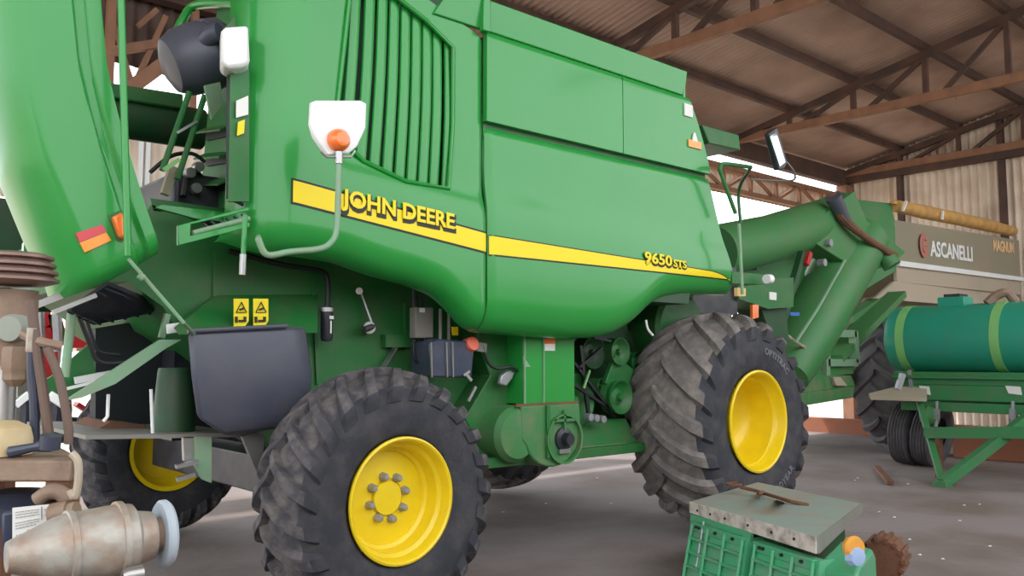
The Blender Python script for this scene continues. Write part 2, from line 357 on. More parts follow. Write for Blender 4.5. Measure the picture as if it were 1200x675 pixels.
# ================================================================== COMBINE
HV = thing('combine_harvester', (4.3, 5.75, 0), 'large green combine harvester with yellow stripe and yellow wheels, parked in the shed', 'combine harvester')
YP = 4.10
combine_wheel(HV, V(2.60, 4.05, .71), .705, .45, .335, 23, .042, .34, REAR_RIM, .118, 8, steer=math.radians(2.5))
combine_wheel(HV, V(6.13, 4.30, .955), .90, .78, .395, 20, .052, .44, FRONT_RIM, .13, 0)
combine_wheel(HV, V(2.60, 7.43, .71), .705, .45, .335, 23, .042, .34, REAR_RIM, .108, 0, side=-1, steer=math.radians(2.5))
combine_wheel(HV, V(6.13, 7.20, .955), .90, .78, .395, 20, .052, .44, FRONT_RIM, .13, 0, side=-1)

# --- rear side shield (A)
ZLO_A = [(1.82, 2.12), (1.88, 2.06), (1.98, 2.02), (2.2, 2.015), (2.4, 2.0), (2.65, 1.94), (2.9, 1.90), (3.08, 1.85), (3.2, 1.77), (3.32, 1.66), (3.41, 1.63)]
ZHI_A = [(1.8, 4.35), (2.6, 3.95), (2.96, 3.66), (3.32, 3.55), (3.42, 3.50)]
def YA(x, z):
    y = YP
    u = max(0, 1 - (x - 1.84) / .30)
    y += .30 * (1 - math.sqrt(max(0, 1 - min(1, u) ** 2.2)))
    d = max(0, 1 - (z - sinterp(ZLO_A, x)) / .16)
    y += .15 * (1 - math.sqrt(max(0, 1 - min(1, d) ** 2.0)))
    # shallow crease above the stripe and recessed vent face
    zc = 2.56 - .085 * (x - 2.1)
    y += .045 * (1 / (1 + math.exp(-(z - zc) / .035))) * min(1, max(0, (x - 2.15) / .25))
    e = max(0, 1 - (3.41 - x) / .03); y += .02 * e * e
    return y
def fa(u, v):
    x = 1.84 + (3.41 - 1.84) * (u ** 1.35); lo = sinterp(ZLO_A, x); hi = interp(ZHI_A, x)
    vv = v ** 1.5; z = lo + (hi - lo) * vv
    return V(x, YA(x, z), z)
bm = bm_(); grid_shell(bm, 70, 70, fa, (0, .02, 0))
rear_shield = link('rear_side_shield', bm, GREEN, HV, smooth=50)
vent = [(2.44, 3.72), (2.35, 2.90), (2.33, 2.71), (2.52, 2.58), (2.8, 2.50), (3.12, 2.50), (3.16, 2.9), (3.16, 3.40), (2.95, 3.52)]
cut = link('vent_cutter', xz(vent, 3.9, 4.4), GREEN)
md = rear_shield.modifiers.new('cut', 'BOOLEAN'); md.operation = 'DIFFERENCE'; md.object = cut; md.solver = 'EXACT'
dg = bpy.context.evaluated_depsgraph_get()
me = bpy.data.meshes.new_from_object(rear_shield.evaluated_get(dg)); rear_shield.modifiers.clear(); rear_shield.data = me
bpy.data.objects.remove(cut)
# vent frame lip
bm = bm_(); tube(bm, [V(x, YA(x, z) - .004, z) for x, z in vent + [vent[0]]], .014, 8); link('vent_trim', bm, GREEN, HV)
# louvre slats
nb = 9
for k in range(nb):
    t = (k / (nb - 1)) ** .93; x0 = 2.42 + t * .70; x1 = 2.49 + t * .655
    z0 = interp([(2.33, 2.71), (2.52, 2.58), (2.8, 2.50), (3.2, 2.50)], x0) - .02; z1 = interp([(2.4, 3.74), (2.95, 3.52), (3.2, 3.38)], x1) + .01
    bm = bm_(); tube(bm, [V(x0, 4.178, z0 - .03), V(x0 * .5 + x1 * .5, 4.165, z0 * .5 + z1 * .5), V(x1, 4.19, z1 + .02)], .020, 12, smooth=4)
    for v in bm.verts:
        xc = x0 + (x1 - x0) * (v.co.z - z0) / (z1 - z0); v.co.x = xc + (v.co.x - xc) * (1.75 if k not in (nb - 1,) else 1.1)
    link('vent_bar', bm, GREEN, HV)
bm = bm_(); box(bm, (2.30, 4.30, 2.40), (3.25, 4.34, 3.8)); link('radiator_screen', bm, DARKG, HV)

# --- front side shield (B)
ZLO_B = [(3.43, 1.63), (3.71, 1.615), (4.17, 1.60), (4.5, 1.61), (4.69, 1.64), (4.85, 1.70), (4.98, 1.78), (5.11, 1.87), (5.27, 1.93), (5.5, 1.965), (5.8, 1.985), (6.15, 2.00)]
def YB(x, z):
    y = YP
    d = max(0, 1 - (z - sinterp(ZLO_B, x)) / .22); y += .16 * (1 - math.sqrt(max(0, 1 - min(1, d) ** 2)))
    e = max(0, 1 - (x - 3.425) / .03); y += .02 * e * e
    e = max(0, 1 - (2.95 - z) / .05); y += .03 * e * e
    zc = 2.50 - .05 * (x - 3.4); y += .035 / (1 + math.exp(-(z - zc) / .05))
    return y
def xb(u, z):
    xr = interp([(1.6, 6.14), (2.0, 6.14), (2.4, 6.0), (2.95, 5.80)], z); return 3.425 + (xr - 3.425) * u
def fb(u, v):
    x = xb(u, 2.0); lo = sinterp(ZLO_B, x); z = lo + (2.95 - lo) * v ** 1.5; x = xb(u, z)
    z = max(z, sinterp(ZLO_B, x)); return V(x, YB(x, z), z)
bm = bm_(); grid_shell(bm, 80, 60, fb, (0, .02, 0)); link('front_side_shield', bm, GREEN, HV, smooth=50)
# recess above it and grain tank
bm = bm_(); prism(bm, [(3.42, 4.16, 2.88), (5.80, 4.16, 2.88), (5.79, 4.16, 3.03), (3.42, 4.16, 3.03)], (0, .06, 0)); link('tank_ledge', bm, GREEN2, HV)
def ftank(x0, x1l, x1h):
    def f(u, v):
        z = 2.975 + .60 * v; xr = x1l + (x1h - x1l) * v ** 1.3; x = x0 + (xr - x0) * u
        y = YP + .01 + .03 * max(0, 1 - (z - 2.975) / .05) ** 2 * 0 + .03 * max(0, (v - .93) / .07) ** 2
        return V(x, y, z)
    return f
bm = bm_(); grid_shell(bm, 4, 24, ftank(3.41, 4.718, 4.718), (0, .04, 0)); link('tank_side', bm, GREEN, HV, smooth=50)
bm = bm_(); grid_shell(bm, 4, 24, ftank(4.726, 5.80, 5.53), (0, .04, 0)); link('tank_side', bm, GREEN, HV, smooth=50)
bm = bm_(); prism(bm, [(3.0, 4.13, 3.575), (5.50, 4.13, 3.575), (5.50, 4.10, 3.77), (3.12, 4.10, 3.77)], (0, .03, 0)); box(bm, (3.36, 4.085, 3.55), (3.42, 4.13, 3.77))
box(bm, (5.47, 4.12, 3.5), (5.50, 7.4, 3.77)); box(bm, (3.1, 7.36, 3.5), (5.50, 7.39, 3.77)); link('tank_extension', bm, GREEN, HV, bevel=.006)
bm = bm_(); prism(bm, [(3.45, 4.2, 1.9), (5.6, 4.2, 1.9), (5.8, 4.2, 2.95), (5.5, 4.2, 3.56), (3.45, 4.2, 3.56)], (0, 3.1, 0)); link('grain_tank', bm, DARKG, HV)
# --- stripe, conforming to the shields
def strip(f, x0, x1, zt, zb, m, off, name):
    bm = bm_(); n = 60
    def fn(u, v):
        x = x0 + (x1 - x0) * u; z = zb(x) + (zt(x) - zb(x)) * v; return V(x, f(x, z) - off, z)
    grid_shell(bm, n, 4, fn, (0, off * .8, 0)); return link(name, bm, m, HV, smooth=60)
ztA = lambda x: 2.400 - .118 * (x - 2.08); zbA = lambda x: 2.285 - .118 * (x - 2.08)
strip(YA, 2.065, 3.40, lambda x: ztA(x) + .012, lambda x: zbA(x) - .012, BLK, .003, 'stripe_outline')
strip(YA, 2.075, 3.40, ztA, zbA, DECY, .005, 'yellow_stripe')
ztB = lambda x: 2.235 - .029 * (x - 3.43) - max(0, x - 5.75) ** 2 * .55; zbB = lambda x: 2.118 + .001 * (x - 3.43)
strip(YB, 3.43, 6.06, lambda x: ztB(x) + .008, lambda x: zbB(x) - .010, BLK, .003, 'stripe_outline')
strip(YB, 3.43, 6.05, ztB, zbB, DECY, .005, 'yellow_stripe')
def decal(s, f, x0, x1, z0, dz, hgt, m, off, offset, name, shadow=(0, 0), spacing=1.0):
    """lettering from x0 to x1, baseline z0 falling by dz, cap height hgt"""
    bm = text_bm(s, 1, offset, .004, spacing=spacing)
    xs = [v.co.x for v in bm.verts]; a, b = min(xs) , max(xs)
    for v in bm.verts:
        u = (v.co.x - a) / (b - a); x = x0 + (x1 - x0) * u + shadow[0]; z = z0 + dz * u + v.co.y / .73 * hgt + shadow[1]
        v.co = V(x, f(x, z) - off - v.co.z * .5, z)
    return link(name, bm, m, HV)
pa, pb = at(399, 240, Y=4.1), at(531, 268.5, Y=4.1)
decal('JOHN DEERE', YA, pa.x - .008, pb.x + .010, pa.z - .006, pb.z - pa.z, .104, BLK, .008, .060, 'lettering_outline', (.007, -.012))
decal('JOHN DEERE', YA, pa.x, pb.x, pa.z, pb.z - pa.z, .094, DECY, .014, .026, 'lettering')
pa, pb, pc_ = at(754, 307, Y=4.1), at(786, 312, Y=4.1), at(803, 314.5, Y=4.1)
decal('9650', YB, pa.x - .008, pb.x + .008, pa.z - .004, pb.z - pa.z, .090, BLK, .008, .060, 'lettering_outline', (.007, -.008))
decal('9650', YB, pa.x, pb.x, pa.z, pb.z - pa.z, .082, DECY, .014, .026, 'lettering')
decal('STS', YB, pb.x + .012, pc_.x + .006, pb.z - .003, pc_.z - pb.z, .062, BLK, .008, .060, 'lettering_outline', (.006, -.006))
decal('STS', YB, pb.x + .018, pc_.x, pb.z, pc_.z - pb.z, .056, DECY, .014, .026, 'lettering')
# badges on the tank
bm = bm_(); box(bm, (5.455, 4.098, 3.40), (5.56, 4.108, 3.50)); link('tank_badge', bm, WHITEP, HV)
bm = bm_(); box(bm, (5.50, 4.098, 3.155), (5.67, 4.108, 3.215)); link('warning_sticker', bm, AMB, HV)
bm = bm_(); prism(bm, [(5.55, 4.097, 3.21), (5.62, 4.097, 3.21), (5.59, 4.097, 3.28), (5.57, 4.097, 3.28)], (0, .01, 0)); link('warning_sticker', bm, WHITEP, HV)

# --- rear hood shell: side face at Y 4.1, rounding away towards the tail
HR = [(1.90, 1.44), (1.96, 1.41), (2.15, 1.335), (2.35, 1.265), (2.6, 1.185), (2.79, 1.135), (3.1, 1.095), (3.5, 1.08), (4.2, 1.08)]
HL = [(1.60, 1.10), (1.73, 1.03), (2.0, .90), (2.3, .775), (2.7, .675), (3.1, .62), (4.2, .58)]
def fh(u, v):
    # v up the panel: bottom edge runs from (.955,1.73) to (1.41,1.955); u across
    zb = 1.73 + .235 * u - .02 * math.sin(u * PI); z = zb + (3.9 - zb) * v ** 1.2
    xl = sinterp(HL, z); xr = sinterp(HR, z)
    x = xl + (xr - xl) * u; y = YP
    w = max(0, 1 - (x - xl) / .17); y += .34 * (1 - math.sqrt(max(0, 1 - w ** 2)))
    d = xr - x
    if d < .055: y += -.0
    elif d < .075: y += .022 * (d - .055) / .02
    elif d < .11: y += .022
    elif d < .125: y += .022 * (1 - (d - .11) / .015)
    e = max(0, 1 - (z - zb) / .07); y += .06 * e * e
    return V(x, y, z)
bm = bm_(); grid_shell(bm, 90, 60, fh, (.0, .022, 0)); link('rear_hood', bm, GREEN, HV, smooth=40)
def hood_quad(pts, m, name, t=.008):
    bm = bm_(); prism(bm, [V(at(x, y, Y=YP).x, YP - t, at(x, y, Y=YP).z) for x, y in pts], (0, t * 1.5, 0)); return link(name, bm, m, HV)
hood_quad([(88, 273.5), (119, 263.5), (124, 272), (93, 284)], RED, 'reflector')
hood_quad([(93, 284.5), (124, 272.5), (130, 282), (99, 296)], AMB, 'reflector')
hood_quad([(126, 252), (142, 246), (150, 258), (150, 276), (143, 284), (136, 282)], GREEN2, 'lamp_recess', .004)
bm = bm_(); prism(bm, [V(at(x, y, Y=4.09).x, 4.045, at(x, y, Y=4.09).z) for x, y in [(129, 255), (140, 250), (146, 262), (146, 281), (138, 279)]], (0, .05, 0)); link('turn_lamp', bm, ORA, HV, bevel=.01)
# hood frame and inner tail structure
bm = bm_(); box(bm, (1.30, 4.75, 1.9), (3.3, 6.75, 2.2)); link('straw_hood_floor', bm, DARKG, HV)
bm = bm_(); box(bm, (1.20, 6.9, 1.8), (3.4, 6.95, 2.6)); link('far_side_panel', bm, DARKG, HV)
def pxz(pts, Y): return [V(at(x, y, Y=Y).x, Y, at(x, y, Y=Y).z) for x, y in pts]
def plate(name, pts, Y, t, m, par=None, bev=0, **k):
    bm = bm_(); prism(bm, pxz(pts, Y), (0, t, 0)); return link(name, bm, m, par or HV, bevel=bev, **k)
# grab rail, stay rod and lever
bm = bm_(); tube(bm, pxz([(139, -30), (142, 0), (146, 150), (150, 300)], 3.98), .0165, 12); link('grab_rail', bm, GREEN, HV)
bm = bm_(); tube(bm, pxz([(150, 303), (215, 378)], 3.99) + [at(228, 392, Y=4.3)], .009, 8); tube(bm, pxz([(163, 322), (168, 326)], 3.99), .017, 8); link('stay_rod', bm, PALEG, HV)
bm = bm_(); tube(bm, pxz([(287.5, 252), (285, 300)], 4.0), .013, 10); link('drain_lever', bm, GREEN, HV)
bm = bm_(); tube(bm, pxz([(285, 298), (284, 322)], 4.0), .017, 12); link('lever_grip', bm, STEEL, HV)
# warning lamp on bent arm
bm = bm_(); tube(bm, pxz([(397, 186), (396, 240), (394, 272), (386, 286), (372, 292), (340, 295), (318, 299), (309, 295), (303, 281)], 3.62), .015, 12, smooth=4)
tube(bm, [at(303, 281, Y=3.62), at(303, 278, Y=4.15)], .015, 10); arm = link('lamp_arm', bm, PALEG, HV)
lp = [(366, 119), (371, 117.5), (423, 117.5), (430, 121), (429, 150), (419, 172), (409, 180), (384, 182), (369, 160), (364.5, 145)]
bm = bm_(); prism(bm, pxz(lp, 3.64), (0, .035, 0)); link('lamp_board', bm, WHITE, HV, bevel=.008)
bm = bm_(); lathe(bm, [(0, -.045), (.035, -.038), (.052, -.018), (.056, 0), (.056, .02), (0, .02)], at(397.5, 164, Y=3.62), n=28); link('amber_lamp', bm, ORA, HV)
bm = bm_(); tube(bm, pxz([(376, 178), (383, 184), (411, 184), (416, 177)], 3.62), .006, 8); cyl(bm, at(397, 178, Y=3.62), at(397, 192, Y=3.62), .02); link('lamp_bracket', bm, STEEL, HV)

# --- engine bay seen between hood and shield
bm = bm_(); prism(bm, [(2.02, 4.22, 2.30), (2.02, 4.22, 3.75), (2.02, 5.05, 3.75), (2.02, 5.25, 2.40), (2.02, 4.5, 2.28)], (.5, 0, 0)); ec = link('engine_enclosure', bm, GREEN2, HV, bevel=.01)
for k, z in enumerate((2.44, 2.60, 2.76)):
    bm = bm_(); prism(bm, [(2.0, 4.75, z), (2.0, 5.12, z + .04), (2.0, 5.12, z + .11), (2.0, 4.75, z + .05)], (.025, 0, 0)); link('louvre_slot', bm, BLK, ec)
    bm = bm_(); prism(bm, [(2.0, 4.74, z + .05), (2.0, 5.13, z + .11), (1.93, 5.13, z + .07), (1.93, 4.74, z + .01)], (.0, 0, .012)); link('louvre_blade', bm, GREEN2, ec)
# post with edges in front of it
bm = bm_(); bar(bm, (1.93, 4.45, 2.25), (1.93, 4.45, 3.35), .05, .05, (0, 1, 0)); bar(bm, (1.93, 4.42, 2.25), (1.98, 4.22, 2.25), .03); link('bay_post', bm, GREEN2, HV)
bm = bm_(); tube(bm, pxz([(268, 80), (267, 180), (267, 232), (285, 240)], 4.22), .010, 8); link('overflow_hose', bm, HOSE, HV)
bm = bm_(); prism(bm, pxz([(277, 118), (291, 112), (291, 134), (277, 138)], 4.18), (0, .006, 0)); link('white_label', bm, WHITEP, HV)
bm = bm_(); prism(bm, pxz([(279, 143), (287, 140), (286, 156), (278, 159)], 4.18), (0, .006, 0)); link('yellow_label', bm, DECY, HV)
bm = bm_(); prism(bm, pxz([(270, 80), (292, 76), (292, 236), (268, 236)], 4.20), (0, .03, 0)); link('bay_side_plate', bm, GREEN2, HV)
bm = bm_(); prism(bm, pxz([(240, 100), (258, 96), (262, 120), (248, 140)], 4.62), (0, .02, 0)); link('chipped_gusset', bm, PALEG, HV)
# coolant bottle
bm = bm_(); prism(bm, pxz([(259, 36), (264, 31), (291, 29), (293, 74), (284, 78), (267, 80), (259, 74)], 4.10), (0, .16, 0)); [setattr(v.co, 'x', v.co.x + .37 * (v.co.y - 4.1)) for v in bm.verts]; bt = link('coolant_bottle', bm, WHITE, HV, bevel=.018)
bm = bm_(); cyl(bm, at(270, 80, Y=4.16), at(271, 86, Y=4.16), .016); link('bottle_outlet', bm, GREYB, bt)
# air cleaner: domed black drum with intake
def oriented(c, axis, prof, m, name, par, n=40, sm=35):
    bm = bm_(); lathe(bm, prof, c, axis, n); return link(name, bm, m, par, smooth=sm)
ac = at(233, 68, Y=4.75)
ax = V(.75, -.15, .38)
dr = oriented(ac, ax, [(0, -.20), (.08, -.20), (.15, -.17), (.19, -.10), (.20, 0), (.20, .06), (.188, .065), (.188, .085), (.20, .09), (.19, .16), (.15, .20), (.10, .205), (.10, .24), (.085, .25), (.05, .24), (0, .23)], PLAST, 'air_cleaner', HV)
bm = bm_(); p = at(215, 46, Y=4.62); bar(bm, p, p + V(.05, 0, -.01), .012); link('clamp_clip', bm, STEEL, dr)
bm = bm_(); tube(bm, [at(240, 50, Y=4.6), at(247, 42, Y=4.55), at(258, 38, Y=4.5)], .055, 14, smooth=4); link('intake_elbow', bm, PLAST, dr)
bm = bm_(); tube(bm, [at(196, 60, Y=5.2), at(215, 22, Y=5.2), at(226, 8, Y=5.2), at(250, 4, Y=5.0), at(296, 5, Y=4.6)], .028, 10, smooth=4); link('arch_pipe', bm, GREEN, HV)
bm = bm_(); prism(bm, pxz([(262, 35), (276, 18), (292, 12), (292, 36)], 4.35), (0, .03, 0)); link('bracket_plate', bm, GREEN2, HV)
# cross drum and its upper flange
bm = bm_(); cyl(bm, at(118, 133, Y=5.6), at(236, 152, Y=5.6), .135, 28); link('cross_drum', bm, DARKG, HV)
bm = bm_(); prism(bm, pxz([(118, 95), (215, 110), (215, 128), (118, 112)], 5.45), (0, .3, 0)); link('drum_cover', bm, GREEN2, HV, bevel=.01)
# ladder like strut pair with yellow handle
for a, b in (((222, 108), (190, 200)), ((240, 112), (208, 210))):
    bm = bm_(); tube(bm, [at(*a, Y=4.7), at(*b, Y=4.7)], .017, 10); link('support_strut', bm, GREEN2, HV)
bm = bm_(); bar(bm, at(207, 156, Y=4.68), at(231, 142, Y=4.68), .014); link('strut_rung', bm, STEEL, HV)
bm = bm_(); bar(bm, at(192, 199, Y=4.6), at(210, 187, Y=4.6), .022); link('latch_handle', bm, BAND, HV)
bm = bm_(); bar(bm, at(193, 228, Y=4.75), at(203, 196, Y=4.75), .045); link('latch_arm', bm, OLIVE, HV)
bm = bm_(); tube(bm, [at(176, 202, Y=4.9), at(200, 183, Y=4.9), at(225, 180, Y=4.9), at(240, 190, Y=4.9)], .012, 8, smooth=4); tube(bm, [at(210, 215, Y=5), at(228, 205, Y=5), at(236, 230, Y=5)], .03, 8, smooth=4)
tube(bm, [at(215, 230, Y=4.9), at(222, 200, Y=4.95), at(238, 210, Y=5)], .02, 8, smooth=4); link('engine_hoses', bm, HOSE, HV)
bm = bm_(); box(bm, (1.75, 4.95, 2.2), (2.35, 5.6, 2.55)); link('engine_block', bm, BLKP, HV, bevel=.03)
for p in ((222, 203), (232, 196), (229, 221)):
    bm = bm_(); c = at(*p, Y=4.9); lathe(bm, [(0, -.03), (.03, -.028), (.03, .03), (0, .03)], c, n=12); link('engine_fitting', bm, STEEL, HV)
# ledges and step
bm = bm_(); prism(bm, pxz([(176, 232), (290, 249), (290, 257), (180, 247)], 4.72), (0, .06, 0)); bm2 = bm; link('deck_edge', bm, GREEN2, HV)
bm = bm_(); prism(bm, pxz([(182, 243), (190, 240), (290, 252), (290, 262), (230, 256)], 4.45), (0, .04, 0)); link('deck_rail', bm, GREEN, HV)
st = pxz([(209, 264), (292, 242), (292, 247), (224, 263), (223, 276), (293, 260), (293, 266), (209, 288)], 4.18)
bm = bm_(); prism(bm, st, (0, .03, 0)); sp = link('folding_step', bm, GREEN, HV, bevel=.004)
for k in range(6):
    bm = bm_(); a = at(238 + k * 9, 262 - k * 2.2, Y=4.22); b = at(246 + k * 9, 268 - k * 2.2, Y=4.22); bar(bm, a, b, .02, .008); link('step_grip', bm, BLKP, sp)
bm = bm_(); tube(bm, pxz([(226, 273), (292, 256)], 4.19), .014, 10); link('step_tube', bm, PALEG, sp)

# --- body side wall and bits hung on it
YW = 4.72
W_ = pxz([(178, 240), (300, 285), (560, 330), (640, 420), (600, 500), (480, 505), (360, 505), (224, 396), (205, 384), (192, 360), (150, 330), (104, 332)], YW)
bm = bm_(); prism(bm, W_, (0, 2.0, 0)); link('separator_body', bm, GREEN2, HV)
for q_, w_ in (([(251, 292), (251, 356)], .02), ([(366, 320), (372, 450)], .02), ([(476, 355), (478, 440)], .045)):
    bm = bm_(); bar(bm, *pxz(q_, 4.712), w_); link('body_rib', bm, GREEN2, HV)
bm = bm_(); prism(bm, [at(252, 346, Y=4.71), at(372, 345, Y=4.71), at(372, 390, Y=4.42), at(212, 392, Y=4.42), at(206, 384, Y=4.45)], (0, .03, 0)); link('rear_skirt', bm, GREEN2, HV)
for x0 in (274, 297):
    e = plate('warning_decal', [(x0, 350), (x0 + 17.5, 350), (x0 + 17.5, 376), (x0 + 12, 384), (x0, 385)], 4.43, .004, DECY)
    bm = bm_(); a, b, c = pxz([(x0 + 3, 366), (x0 + 15, 366), (x0 + 9, 354)], 4.425)
    for p, q in ((a, b), (b, c), (c, a)): bar(bm, p, q, .004)
    p, q = pxz([(x0 + 7, 363), (x0 + 12, 361)], 4.425); bar(bm, p, q, .010)
    for s_ in (((x0 + 3, 378), (x0 + 3, 371)), ((x0 + 6, 376), (x0 + 11, 376)), ((x0 + 13, 377), (x0 + 13, 371))):
        bar(bm, *pxz(s_, 4.425), .012)
    link('warning_symbols', bm, BLK, e)
# grey black plastic tank, tapering downwards
def loft(bm, A, B):
    n = len(A); a = [bm.verts.new(p) for p in A]; b = [bm.verts.new(p) for p in B]
    bm.faces.new(a); bm.faces.new(b[::-1])
    for i in range(n): bm.faces.new([a[i], b[i], b[(i + 1) % n], a[(i + 1) % n]])
bm = bm_()
def ring_(l, r, y0, y1, Yl, w, dp):
    a = at(l, y0, Y=Yl); b = at(r, y1, Y=Yl); return [a, b, b + V(.07 + w, .10, 0), b + V(.07 + w, dp, 0), a + V(dp * .42, dp, 0)]
top = ring_(220, 340, 388, 382, 4.28, .08, .46); mid = ring_(224, 350, 440, 436, 4.25, .07, .44)
bot = ring_(231, 354, 490, 487, 4.30, .04, .40); bt2 = ring_(264, 340, 511, 501, 4.36, .0, .3)
rr_ = [[bm.verts.new(p) for p in r] for r in (top, mid, bot, bt2)]
for a, b in zip(rr_, rr_[1:]):
    for i in range(5): bm.faces.new([a[i], a[(i + 1) % 5], b[(i + 1) % 5], b[i]])
bm.faces.new(rr_[0]); bm.faces.new(rr_[-1][::-1]); ft = link('fuel_tank', bm, PLAST, HV, bevel=.025)
bm = bm_(); tube(bm, pxz([(220, 388), (336, 382)], 4.27), .012, 8); link('tank_rim', bm, PLAST, ft)
# filter, link rod, hose on the wall
fl = at(383, 380, Y=4.6)
bm = bm_(); lathe(bm, [(0, .115), (.03, .11), (.035, .09), (.037, .088), (.037, -.08), (.03, -.10), (0, -.105)], fl, (0, 0, 1), 20); f_ = link('filter_canister', bm, BLKP, HV)
bm = bm_(); lathe(bm, [(.039, .10), (.045, .10), (.045, .075), (.039, .075)], fl, (0, 0, 1), 20, True); link('filter_clamp', bm, STEEL, f_)
bm = bm_(); c = fl + V(.008, -.039, 0); box(bm, c + V(-.006, 0, -.055), c + V(.004, .003, .02)); box(bm, c + V(-.012, 0, .03), c + V(.016, .003, .05)); link('filter_print', bm, WHITEP, f_)
bm = bm_(); tube(bm, [fl + V(0, 0, .11), fl + V(0, 0, .26), fl + V(-.05, 0, .32), fl + V(-.3, 0, .34), fl + V(-.6, .05, .4)], .016, 10, smooth=5); link('filter_hose', bm, HOSE, f_)
bm = bm_(); bar(bm, at(422, 342, Y=4.66), at(437, 384, Y=4.64), .024, .012); cyl(bm, at(433, 384, Y=4.6), at(433, 384, Y=4.68), .038); cyl(bm, at(421, 341, Y=4.62), at(421, 341, Y=4.68), .022); link('crank_arm', bm, STEEL, HV)
bm = bm_(); cyl(bm, at(427, 386, Y=4.6), at(439, 382, Y=4.6), .02); link('crank_rubber', bm, BLKP, HV)
bm = bm_(); bar(bm, at(463, 408, Y=4.66), at(449, 430, Y=4.64), .04, .012); link('flat_stay', bm, STEEL, HV)
bm = bm_(); box(bm, at(452, 407, Y=4.66), at(477, 393, Y=4.72)); link('mount_bracket', bm, GREEN2, HV)
# dark frame columns and cables
for x_ in (485, 493):
    bm = bm_(); tube(bm, [at(x_, 335, Y=4.58), at(x_ + 1, 432, Y=4.58)], .014, 8); link('vertical_pipe', bm, BLKP, HV)
plate('junction_box', [(487, 360), (508, 360), (508, 396), (487, 396)], 4.50, .07, GREYB, bev=.006)
plate('box_label', [(492, 361), (498, 361), (498, 366), (492, 366)], 4.495, .006, WHITEP)
bm = bm_(); tube(bm, pxz([(497, 396), (500, 410), (494, 424), (486, 421), (484, 400)], 4.5), .009, 8, smooth=5); tube(bm, pxz([(565, 405), (572, 425), (583, 432), (598, 430), (606, 434)], 4.4), .011, 8, smooth=5); link('loose_cables', bm, HOSE, HV)
for x_ in (516, 526):
    bm = bm_(); tube(bm, [at(x_, 362, Y=4.5), at(x_, 400, Y=4.5)], .012, 8); link('oil_pipe', bm, GREYB, HV)
plate('yellow_tag', [(530, 383), (537, 383), (537, 393), (531, 393)], 4.47, .01, YEL)
# battery box
bm = bm_(); prism(bm, pxz([(503, 402), (515, 397), (557, 400), (553, 443), (506, 442)], 4.36), (0, .22, 0)); bb = link('battery_box', bm, NAVY, HV, bevel=.012)
for x_ in (505, 523, 530):
    bm = bm_(); bar(bm, *pxz([(x_, 401), (x_ + 1, 442)], 4.355), .008, .012); link('box_rib', bm, GREYB, bb)
bm = bm_(); p = at(551, 404, Y=4.38); lathe(bm, [(0, .04), (.045, .035), (.05, .01), (.05, -.03), (0, -.03)], p, (0, -1, .25), 20); link('red_cap', bm, mat('faded_red_plastic', (.75, .14, .08), .5), bb)
bm = bm_(); bar(bm, *pxz([(556, 406), (567, 408)], 4.42), .06); link('cap_neck', bm, GREYB, bb)
bm = bm_(); bar(bm, *pxz([(546, 439), (552, 446)], 4.35), .02); bar(bm, *pxz([(543, 440), (550, 435)], 4.35), .015); link('tap', bm, STEEL, bb)
# inclined return elevator and clean grain elevator column
bm = bm_(); prism(bm, pxz([(560, 330), (640, 345), (640, 400), (612, 402), (612, 458), (560, 520), (545, 490), (575, 440), (560, 400)], 4.52), (0, .25, 0)); link('inclined_housing', bm, GREEN2, HV, bevel=.008)
bm = bm_(); box(bm, (3.94, 4.35, 1.15), (4.44, 4.62, 1.75)); el = link('grain_elevator', bm, GREEN, HV, bevel=.006)
bm = bm_(); bar(bm, (4.125, 4.345, 1.15), (4.125, 4.345, 1.7), .008, .014); bar(bm, (3.945, 4.345, 1.15), (3.945, 4.345, 1.7), .010, .012); link('elevator_seam', bm, PALEG, el)
bm = bm_(); bar(bm, (3.86, 4.34, 1.145), (4.46, 4.34, 1.145), .012, .02); link('elevator_flange', bm, RUST, el)
plate('orange_white_sticker', [(638.5, 397), (650.5, 397), (650.5, 403), (638.5, 403)], 4.345, .006, ORA, el)
plate('orange_white_sticker', [(638.5, 403), (650.5, 403), (650.5, 411), (638.5, 411)], 4.345, .006, WHITEP, el)
plate('triangle_decal', [(613, 417), (622, 430), (614, 430)], 4.345, .006, PALEG, el)
# elevator boot: box with rounded bottom
pts = [(3.90, 1.14), (3.89, .92)] + [(3.93 + .0 * k + .27 * (1 - math.cos(PI * k / 12)) * .98, .93 - .22 * math.sin(PI * k / 12)) for k in range(1, 12)] + [(4.47, .92), (4.46, 1.14)]
bm = xz(pts, 4.32, 4.70); bo = link('elevator_boot', bm, GREEN3, HV, bevel=.012)
bm = bm_(); bar(bm, (4.13, 4.31, .78), (4.13, 4.31, 1.14), .03, .02); link('boot_rib', bm, GREEN2, bo)
bm = bm_(); lathe(bm, [(.160, -.02), (.175, -.02), (.175, .03), (.160, .03)], (4.285, 4.31, .90), n=36, closed=True); link('boot_rim', bm, GREEN3, bo)
bm = bm_(); lathe(bm, [(0, -.05), (.04, -.05), (.045, .0), (.08, .01), (.08, .03), (0, .03)], (4.285, 4.29, .90), n=20); link('boot_shaft', bm, BLKP, bo)
bm = bm_(); box(bm, (4.23, 4.295, .80), (4.34, 4.315, .83)); link('boot_bracket', bm, STEEL, bo)
bm = bm_(); box(bm, (4.18, 4.29, 1.02), (4.38, 4.315, 1.04)); box(bm, (4.275, 4.29, .96), (4.29, 4.315, 1.10)); link('boot_catch', bm, GREEN3, bo)
bm = bm_(); lathe(bm, [(0, -.30), (.16, -.29), (.19, -.25), (.19, .1), (0, .1)], (3.88, 4.62, .95), n=32); link('auger_end', bm, GREEN3, HV)
